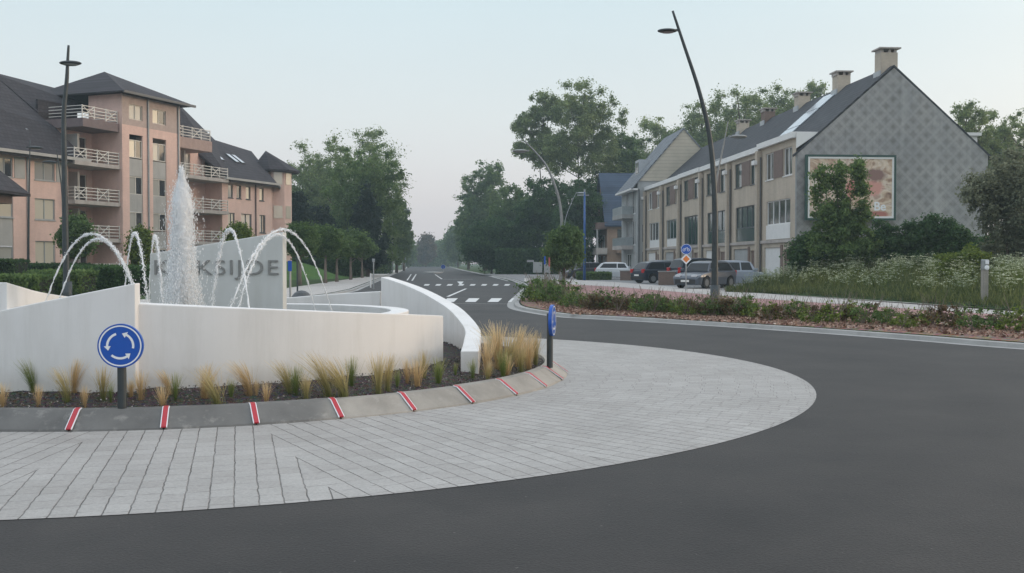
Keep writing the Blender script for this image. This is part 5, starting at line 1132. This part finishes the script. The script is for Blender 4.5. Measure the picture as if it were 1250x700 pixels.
# left group
PT(390,158,164,92,300,F_LIGHT,'tall airy pale tree just right of the apartments, sky showing through its crown',airy=1,seed=21)
PT(438,152,151,126,330,F_LIGHT,'broad pale tree whose fluffy top shows above the big dense tree',airy=1,seed=22,nleaf=9000)
PT(450,126,170,94,331,F_MID,'big dense rounded green tree left of the exit road',seed=23,nclump=110,ells=[(447,225,44,64),(455,280,44,50),(430,260,35,60),(462,235,36,50)],nleaf=26000)
PT(449,116,228,56,332,F_CONIF,'dark pointed conifer in front of the big dense tree',name='conifer',seed=24,cat='conifer',ells=[(449,300,28,32),(449,265,18,30),(449,240,7,16)])
PT(362,118,228,40,330,F_CONIF,'dark pine standing right against the end of the apartments',name='pine_tree',seed=25,cat='pine')
PT(388,122,246,46,330,F_CONIF,'dark pine between the apartments and the big dense tree',name='pine_tree',seed=26,cat='pine')
PT(412,128,262,50,332,F_DEEP,'dark spreading tree between the second pine and the conifer',seed=27)
PT(484,168,236,34,326,F_MID,'slim green tree just left of the near grey road lamp',seed=28); PT(493,210,262,24,324,F_MID,'small green tree behind the grey road lamps, left of the exit road',seed=29)
for i, (x, Z, tp_, wp) in enumerate([(366,72,276,34),(397,80,274,38),(411,86,286,36),(428,96,282,40),(442,108,296,30)]):
    PT(x,Z,tp_+rnd.uniform(-3,3),wp*1.25,314,F_MID,['young pale-trunked tree right of the name slab, behind the blue sign','young pale-trunked tree with the lowest spreading crown, left of the grass mound','young tree with a thin trunk above the left side of the grass mound','young tree with a thin trunk above the right side of the grass mound','smallest young tree at the right end of the grass mound'][i],name='young_tree',seed=40+i,bark=BARKP,trunk=.14,trunk_top=.85,group='young trees by the grass mound')
# far end of the road
for i, (x, Z, tp_, wp, f) in enumerate([(507,430,302,26,F_MID),(520,400,286,24,F_BROWN),(534,460,294,24,F_MID),(547,420,288,26,F_MID),(559,330,272,32,F_MID),(498,330,292,16,F_MID)]):
    PT(x,Z,tp_,wp,325,f,['distant green tree left at the end of the exit road','distant reddish brown tree at the end of the exit road','distant green tree right of the reddish one at the road end','distant green tree fourth along the road end','distant tall green tree where the right tree line begins','distant slim green tree behind the last grey road lamp'][i],seed=50+i,cr=1.3,nleaf=3000,limbs=6)
# right group
PT(592,205,192,72,328,F_MID,'tall domed green tree at the left end of the right-hand tree line',seed=60,nclump=90,nleaf=11000)
PT(572,240,232,34,328,F_MID,'narrow green tree beside the exit road, left of the tall domed tree',seed=61)
PT(628,172,222,70,330,F_MID,'dense green tree between the domed tree and the lamp by the crossing',seed=62,nleaf=11000)
PT(664,150,210,76,332,F_DEEP,'dense dark green tree behind the curved lamp by the crossing',seed=63,nleaf=12000)
PT(600,150,262,80,332,F_DEEP,'low dark tree on the right edge of the exit road below the domed tree',seed=64,nleaf=10000)
PT(660,158,122,66,245,F_LIGHT,'tall airy poplar with an open ragged crown, left one of the pair above the crossing',name='poplar_tree',airy=1,seed=65,trunk=.18,ells=[(648,152,24,22),(668,135,26,24),(672,185,32,30),(642,186,18,16)],nleaf=8000,limbs=16)
PT(706,154,100,104,262,F_LIGHT,'tallest airy poplar with sky showing through its wide crown, above the blue-roofed house',name='poplar_tree',airy=1,seed=66,trunk=.2,ells=[(700,133,38,34),(735,143,30,32),(688,190,36,32),(727,185,36,34),(708,165,44,34)],nleaf=14000,limbs=20)
PT(706,142,212,74,332,F_DEEP,'dense dark tree under the tallest poplar, by the blue-roofed house',seed=67,nleaf=11000)
PT(752,160,158,82,300,F_MID,'rounded green tree behind the blue-roofed house',seed=68,nleaf=9000)
PT(792,172,136,92,290,F_LIGHT,'pale green tree behind the cream boarded gable',airy=1,seed=69,nleaf=7500); PT(832,178,150,84,290,F_MID,'green tree just right of the peak of the cream boarded gable',seed=70)
PT(858,165,118,96,260,F_LIGHT,'pale green tree above the roofs left of the tall lamp mast',airy=1,seed=71,nleaf=6500); PT(902,160,102,104,250,F_LIGHT,'tall pale tree above the terrace roofs, just right of the tall lamp mast',airy=1,seed=72,nleaf=8500); PT(948,165,98,104,240,F_LIGHT,'tall pale tree above the solar panels, left of the second chimney',airy=1,seed=73,nleaf=8500); PT(992,170,97,64,220,F_LIGHT,'slim tree top showing just left of the second chimney from the gable',airy=1,seed=74)
PT(1176,112,120,72,260,F_LIGHT,'pale tree behind the right slope of the slate gable',airy=1,seed=75,nleaf=6000); PT(1216,116,122,78,270,F_LIGHT,'pale tree right of the slate gable, middle one of three',airy=1,seed=76,nleaf=6000); PT(1258,108,124,90,280,F_LIGHT,'pale tree cut by the right edge of the photo, behind the grey bush',airy=1,seed=77,nleaf=7000)
PT(688.5,66.5,277,44,331,F_MID,'small round tree round the curved lamp by the crossing',name='round_tree',seed=78,nleaf=6500,size=.10,trunk=.12,trunk_top=.7)
# in front of the gable
PT(1030,56,196,88,345,F_MID,'dark green tree with three upright spires in front of the billboard',seed=80,ells=[(1002,228,11,28),(1024,222,11,26),(1050,216,12,27),(1026,262,34,28),(1028,300,48,28)],nleaf=22000,size=.085,nclump=260,cr=.36,stems=3,trunk=.09)
PT(1238,48,184,136,345,F_GREY,'large wispy grey-green bush at the right edge of the photo',name='tamarisk_bush',seed=81,ells=[(1222,235,46,44),(1250,215,44,34),(1240,285,44,40),(1200,232,24,26)],nleaf=14000,size=.075,nclump=240,cr=.42,stems=3,trunk=.10)
for i, (x, Z, tp_, wp) in enumerate([(992,57,282,52),(1075,57,268,56),(1108,56,272,56),(1142,55,262,60),(1172,54,276,50),(1205,52,290,60)]):
    PT(x,Z,tp_,wp,348,F_DEEP,['dark shrub below the left side of the billboard','dark shrub just right of the three-spired tree','dark shrub below the middle of the slate gable','tallest dark shrub in front of the slate gable','dark shrub beside the grey-green bush','low dark shrub under the grey-green bush'][i],name='dark_shrub',cat='shrub',seed=90+i,nleaf=7500,size=.085,trunk=.06,cr=.36,nclump=120,stems=2)
PT(1176,46.5,303,58,345,F_FRESH,'bright yellow-green low bush in the cow parsley, left of the bollard',name='low_bush',cat='shrub',seed=97,nleaf=5000,size=.07,trunk=.05,cr=.3,nclump=60,stems=2)
# by the apartments
PT(92,62,262,36,318,F_MID,'small tree with a reddish trunk before the apartment balconies',name='young_tree',seed=100,trunk=.10,trunk_top=.8,nleaf=2600,size=.10,airy=1); PT(171,64,276,22,330,F_FRESH,'slim young tree between the thin arcs and the apartment tower',name='young_tree',seed=101,trunk=.06,nleaf=1800,size=.09); PT(290,66,272,26,320,F_FRESH,'young tree top showing above the name slab',name='young_tree',seed=102,trunk=.06,nleaf=1800,size=.09)
def hedge(x0, x1, Z, top, dep, label, leaf=F_DEEP, seed=0, n=7000, size=.09, name='hedge'):
    rs = np.random.RandomState(seed); a, b = PX(x0,Z), PX(x1,Z); H = HY(top,Z)-.1; w_ = (b-a); root = empty(name, ((a+b)/2, Z, .1), 0, label, 'hedge')
    t = rs.rand(n, 3); s = rs.randint(0, 3, n); P = np.stack([(t[:,0]-.5)*w_, (t[:,1]-.5)*dep, t[:,2]*H], 1); P[s==0,1] = -dep/2+rs.normal(0,.05,(s==0).sum()); P[s==1,2] = H+rs.normal(0,.05,(s==1).sum())
    nn = rs.randn(n,3); nn /= np.linalg.norm(nn,axis=1)[:,None]; A = np.cross(nn, rs.randn(n,3)); A /= np.linalg.norm(A,axis=1)[:,None]; B = np.cross(nn,A); q_ = size*rs.uniform(.6,1.3,n)[:,None]
    npmesh('foliage', np.stack([P-A*q_,P-B*q_*.6,P+A*q_,P+B*q_*.6],1), 4, leaf, root)
    mb = MB(); mb.box(-w_/2+.12,w_/2-.12,-dep/2+.1,dep/2-.1,0,H-.12); mb.build('woody_core', plain('hedge_core', (.015,.022,.012), .9), root); return root
hedge(-60,28,58,319,2.0,'clipped hedge at the left edge below the pavilion roof',seed=1); hedge(28,108,62,324,2.2,'long low clipped hedge under the left wing windows of the apartments',seed=2); hedge(96,200,52,327,4.0,'broad dark hedge behind the left ramp walls and the thin arcs',seed=3,n=12000); hedge(40,110,46,333,2.0,'lighter green low hedge just behind the back left white wall',leaf=F_MID,seed=4)
hedge(-40,60,44,338,2.0,'lighter green low hedge at the left edge behind the walls',leaf=F_MID,seed=5)
hedge(448,476,150,315,6,'dark clipped hedge across the left pavement end by the grey lamp',seed=6,n=4000,size=.2); hedge(704,746,95,333.5,1.2,'low hedge at the foot of the blue pole',leaf=F_MID,seed=7,n=4000,size=.1)
hedge(345,445,118,317,7,'long dark hedge behind the young trees',seed=8,n=9000,size=.2)
hedge(606,722,146,306,9,'long dark thicket below the right-hand tree line',leaf=F_DEEP,seed=9,n=16000,size=.28,name='thicket')
hedge(496,562,455,310,12,'far dark thicket closing the end of the exit road',leaf=F_MID,seed=10,n=5000,size=.6,name='thicket')
# bank with cow parsley right of the terrace
bank = [G(880,359.5),G(960,362.5),G(1100,371.5),G(1250,383)]; bank = [Vector((p.x+.25,p.y+.5,0)) for p in bank]; bank.append(bank[-1]+(bank[-1]-bank[-2])*2)
rsb = np.random.RandomState(4); mb = MB(); nx_, ny_ = 44, 14; vs = []
bxs = [p.x for p in bank]; bys = [p.y for p in bank]
def bank_pt(s, t):
    k = s*(len(bank)-1); i = min(int(k), len(bank)-2); p = bank[i].lerp(bank[i+1], k-i); return p.x+t*9.0, p.y+t*(62-p.y)*.62
def bank_h(s, t): return .11+.75*min(1, t*2.0)*min(1, s*7+.15)
for i in range(nx_+1):
    for j in range(ny_+1): x, y = bank_pt(i/nx_, j/ny_); vs.append((x, y, bank_h(i/nx_, j/ny_)+(rsb.rand()-.5)*.06))
mb.add(vs, [(i*(ny_+1)+j, (i+1)*(ny_+1)+j, (i+1)*(ny_+1)+j+1, i*(ny_+1)+j+1) for i in range(nx_) for j in range(ny_)]); tag(mb.build('grass_bank', TURF, smooth=True), kind='structure')
n = 34000; s = rsb.rand(n); t = rsb.rand(n)**1.2; P = np.array([(*bank_pt(a, b), bank_h(a, b)) for a, b in zip(s, t)])
h = rsb.uniform(.08, .62, n)*np.minimum(1, t*5+.25); z = P[:,2]+h*rsb.rand(n)
L_ = rsb.uniform(.12, .34, n)[:,None]; dr = np.stack([rsb.normal(0,.35,n), rsb.normal(0,.35,n), np.ones(n)], 1); sd = np.stack([np.cos(s*999), np.sin(s*999), 0*s], 1)*rsb.uniform(.012,.03,n)[:,None]
B0 = np.stack([P[:,0],P[:,1],z],1); V = np.stack([B0-sd, B0+sd, B0+dr*L_+sd*.3, B0+dr*L_-sd*.3], 1); o = npmesh('tall_grass', V, 4, foliage('rough_grass', (.07,.10,.035), (.24,.26,.11))); tag(o, 'tall rough grass and weeds on the bank between the footpath and the slate gable', 'grass', kind='stuff')
WHF = foliage('white_umbels', (.32,.37,.24), (.62,.64,.52), .3)
m_ = 2300; s = rsb.rand(m_); t = .12+.88*rsb.rand(m_); clump = np.sin(s*37)+np.sin(s*61+t*9)+rsb.normal(0,.5,m_); keep = (clump > -.5); s, t = s[keep], t[keep]; m_ = len(s)
P = np.array([(*bank_pt(a, b), bank_h(a, b)) for a, b in zip(s, t)]); hh = rsb.uniform(.65, 1.15, m_)*np.minimum(1, t*2+.35); V = []; S = []
for k in range(m_):
    for q_ in range(6):
        u_ = P[k]+np.array([rsb.normal(0,.14), rsb.normal(0,.14), hh[k]+rsb.normal(0,.12)])
        for _ in range(6):
            c = u_+np.array([rsb.normal(0,.045), rsb.normal(0,.045), rsb.normal(0,.012)]); a = rsb.uniform(0,3.14); ra = rsb.uniform(.018,.040); A = np.array([math.cos(a),math.sin(a),rsb.normal(0,.25)])*ra; B = np.array([-math.sin(a),math.cos(a),rsb.normal(0,.35)])*ra
            V += [c-A, c-B, c+A, c+B]
        w_ = np.array([.005,0,0]); b0 = P[k]; S += [b0-w_, b0+w_, u_+w_*.5, u_-w_*.5]
o = npmesh('cow_parsley', V, 4, WHF); tag(o, 'mass of white flowering cow parsley heads along the bank below the slate gable', 'cow parsley', kind='stuff')
o = npmesh('cow_parsley_stems', S, 4, F_FRESH); tag(o, 'pale green stems of the cow parsley on the bank', 'stems', kind='stuff')
# grass fringe along the footpath and the verge by the terrace
# low shrubs in the mulch bed
def shrub_data(seed, leaf, red=0, h=.62, w_=.42):
    rs = np.random.RandomState(seed); C = []; Rr = []
    for i in range(16):
        a = rs.uniform(0,6.28); r = w_*rs.rand()**.6; z = h*rs.uniform(.2,.85)*(1-.35*r/w_); C.append([r*math.cos(a), r*math.sin(a), z]); Rr.append(rs.uniform(.09,.17))
    V = leafcloud(np.array(C), np.array(Rr), 520, .034, rs)
    o = npmesh('foliage', V, 4, leaf); o.data.name = 'foliage'; return o
sh_protos = [shrub_data(200+i, [F_MID, F_FRESH, F_MID, F_RED, F_FRESH][i], h=[.62,.55,.7,.75,.5][i]) for i in range(5)]
stemm = []
for i in range(2):
    rs = np.random.RandomState(300+i); mb = MB()
    for k in range(9): a = rs.uniform(0,6.28); mb.tube([(0,0,-.02),(.12*math.cos(a),.12*math.sin(a),.25),(.3*math.cos(a),.3*math.sin(a),.5+.25*rs.rand())], [.008,.006,.003], 5)
    stemm.append(mb.build('stem', BARKP))
back = [G(645,363),G(700,374),G(760,381),G(830,386),G(900,389.5),G(1050,396.5),G(1250,408)]
front = [G(655,374),G(700,384),G(760,387),G(830,392.5),G(900,396.5),G(1050,404.5),G(1250,417)]
def on(line, t): k = t*(len(line)-1); i = min(int(k), len(line)-2); return line[i].lerp(line[i+1], k-i)
rs = np.random.RandomState(77); cnt = 0
N_S = 96; shrub_items = []
for i in range(N_S):
    t = (i+.5)/N_S+rs.normal(0,.003); t = min(1.12, max(0, t*1.08)); u_ = rs.rand(); p = on(back, t).lerp(on(front, t), .1+.72*u_)
    v_ = int(rs.choice([0,2,0,1]) if t < .18 else rs.choice([0,1,2,3,4,3])); s_ = rs.uniform(.8, 1.3)*(1.5 if t < .13 else 1.0)
    root = empty('low_shrub', (p.x, p.y, .11), rs.uniform(0,6.28)); root.scale = (s_, s_, s_)
    f = sh_protos[v_].copy(); COL.objects.link(f); f.parent = root; st_ = stemm[i%2].copy(); COL.objects.link(st_); st_.parent = root
    wh = 'by the crossing' if t < .18 else 'left of the dark lamp mast' if t < .66 else 'right of the dark lamp mast'
    tag(root, None, 'shrub', 'low shrubs planted along the mulch bed'); ad = ['mid-green','fresh-green','tall mid-green','red-tipped','pale-green'][v_]
    shrub_items.append((p.x/p.y, root, (ad, wh), '%s low shrub %s' % (ad, wh), '%s shrubs %s' % (ad, wh)))
number_labels(shrub_items)
for o in sh_protos+stemm: bpy.data.objects.remove(o)
# bark chips on the red mulch
n = 9000; t = rs.rand(n); P = []
for a in t:
    A_ = on(back, a); fr_ = on(front, a); e = fr_+(fr_-A_)*.35; q_ = A_.lerp(e, rs.rand()); P.append((q_.x, q_.y, .118+.02*rs.rand()))
scatter_chips('bark_chips', P, .03, .075, chips('red_chip_colours', [(.13,.07,.05), (.30,.18,.135), (.42,.28,.21), (.20,.12,.09), (.52,.40,.33)]), 'reddish bark chips covering the mulch bed along the kerb', 'bark chips', 8)

# ------------------------------------------------------------------ morning haze
mb = MB(); mb.box(-260, 330, -70, 640, -1.2, 34); o = mb.build('haze', bpy.data.materials.new('haze')); tag(o, kind='stuff'); hm = o.data.materials[0]; hm.use_nodes = True; t = hm.node_tree
t.nodes.remove(t.nodes['Principled BSDF']); pv = t.nodes.new('ShaderNodeVolumePrincipled'); pv.inputs['Color'].default_value = (.70,.88,.98,1); pv.inputs['Density'].default_value = .0007; pv.inputs['Anisotropy'].default_value = .2
t.links.new(pv.outputs[0], t.nodes['Material Output'].inputs['Volume']); tag(o, 'thin pale morning haze over the whole place', 'haze')
